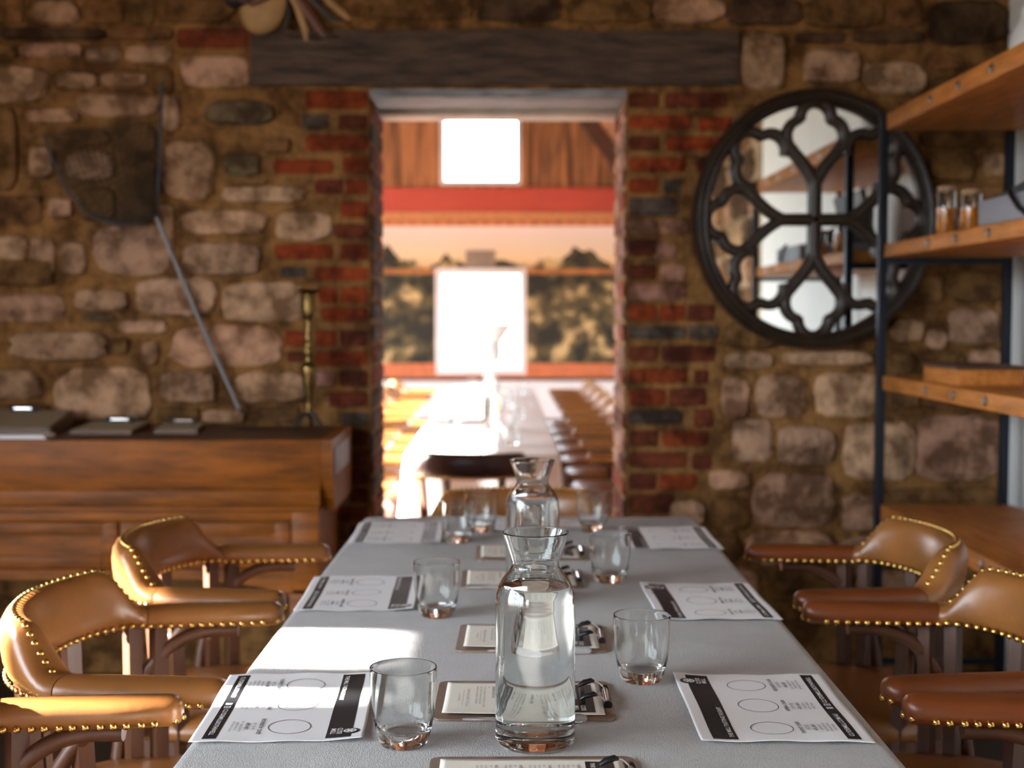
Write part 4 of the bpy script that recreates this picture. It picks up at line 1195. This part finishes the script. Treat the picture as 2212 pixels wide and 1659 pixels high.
# ------------------------------------------------------------------ shelf unit on the right
SX0, SX1, SY0, SY1 = 1.248, 1.68, 2.55, 4.27
sh = empty('shelf_unit', (0, 0, 0), 0, 'open oak shelf unit on dark steel posts along the right wall', 'shelf')
def sz(py): return at(1920, py, SY1).z
shz = [(sz(282), sz(245)), (sz(556), sz(527)), (sz(842), sz(812)), (sz(1122), sz(1090))]
for i, (a, b) in enumerate(shz):
    s_ = MB().box(SX0, SX1, SY0, SY1, a, b, .003).build('shelf_board', M['oak'], sh, smooth=30)
    for y in (3.83, 3.595, 3.35, 3.05, 2.8):
        k = MB().lathe([(.013, -.002), (.013, .003), (.009, .006), (.0003, .007)], 16).xf(Matrix.Translation((SX0, y, (a + b) / 2)) @ Matrix.Rotation(R(-90), 4, 'Y'))
        k.build('bolt', M['bolt'], s_, smooth=40)
for (x, y) in ((SX0 - .003, SY1 + .014), (SX1 - .02, SY1 + .014), (SX0 - .003, SY0 - .014), (SX1 - .02, SY0 - .014)):
    MB().box(x - .014, x + .014, y - .0135, y + .0135, 0, sz(243), .002).build('post', M['steel'], sh, smooth=30)
for z in (shz[1][0] - .022, .10):
    for y in (SY1 + .012, SY0 - .012):
        MB().box(SX0 + .012, SX1 - .034, y - .010, y + .010, z, z + .02).build('cross_bar', M['steel'], sh)
# jars
S2 = shz[1][1]
def jar(px, py, top, label):
    p = on(px, py, S2); p.x += .035; 
    h = at(px, top, p.y).z - S2
    root = empty('glass_jar', (p.x, p.y, S2 + .0005), 0, label, 'jar', 'small jars on the second shelf')
    r = .029
    MB().lathe([(.0002, 0), (r * .9, 0), (r, .004), (r, h - .012), (r - .003, h - .006), (r - .005, h - .006), (r - .0025, h - .014), (r - .0025, .007), (.0002, .006)], 36).build('glass_body', M['glass'], root, smooth=50)
    MB().lathe([(.0002, .0058), (r - .0023, .0068), (r - .0023, h * .58), (.0002, h * .58)], 36).build('contents', M['amber'], root, smooth=50)
    MB().lathe([(r - .005, h - .014), (r - .003, h - .006), (r - .002, h), (r - .006, h + .003), (.0002, h + .003)], 36).build('lid', M['cork'], root, smooth=50)
jar(2018, 512, 405, 'left one of two small amber-filled jars on the second shelf')
jar(2070, 500, 412, 'right one of two small amber-filled jars, beside the grey case')
# grey case
gc = empty('storage_case', (1.425, 3.24, S2 + .0005), 0, 'grey case with dark open lid and black strap on the second shelf', 'case')
MB().box(-.17, .17, -.25, .21, 0, .068, .006).build('case_base', M['greycase'], gc, smooth=30)
ldm = MB(); ldm.box(-.012, .012, -.25, .21, 0, .24, .005); ldm.xf(Matrix.Translation((.155, 0, .070)) @ Matrix.Rotation(R(-14), 4, 'Y'))
ldm.build('case_lid', M['darkgrey'], gc, smooth=30)
wl_ = MB(); wl_.prism([(-.14, .072), (.15, .072), (.15, .23)], lambda p: (p[0], .16, p[1]), lambda p: (p[0], .20, p[1]))
wl_.build('side_flap', M['darkgrey'], gc, smooth=30)
MB().tube([(-.176, -.02, .075), (-.186, -.06, .055), (-.184, -.10, .025), (-.176, -.12, .012)], .007, 8).build('strap', M['black'], gc, smooth=50)
# wooden box on the third shelf
S3 = shz[2][1]
wb = empty('wooden_box', (1.375, 3.80, S3 + .0005), 0, 'low brown wooden box with dark lid on the third shelf', 'box')
MB().box(-.095, .095, -.15, .15, 0, .046, .002).build('box_body', M['oak'], wb, smooth=30)
MB().box(-.10, .10, -.155, .155, .0462, .056, .002).build('lid', M['pine_dark'], wb, smooth=30)
S1 = shz[0][1]
jg = empty('white_jug', (1.515, 3.72, S1 + .004), 0, 'white rounded jug on the top shelf at the right frame edge', 'jug')
MB().lathe(smooth_prof([(.0002, 0), (.045, 0), (.070, .03), (.078, .08), (.070, .14), (.048, .18), (.050, .205), (.046, .205), (.043, .18), (.06, .14), (.0002, .05)], 2), 36).build('jug_body', M['white_ceramic'], jg, smooth=60)
MB().tube([(.05, 0, .18), (.09, 0, .17), (.105, 0, .12), (.075, 0, .06)], .008, 8).build('handle', M['white_ceramic'], jg, smooth=60)
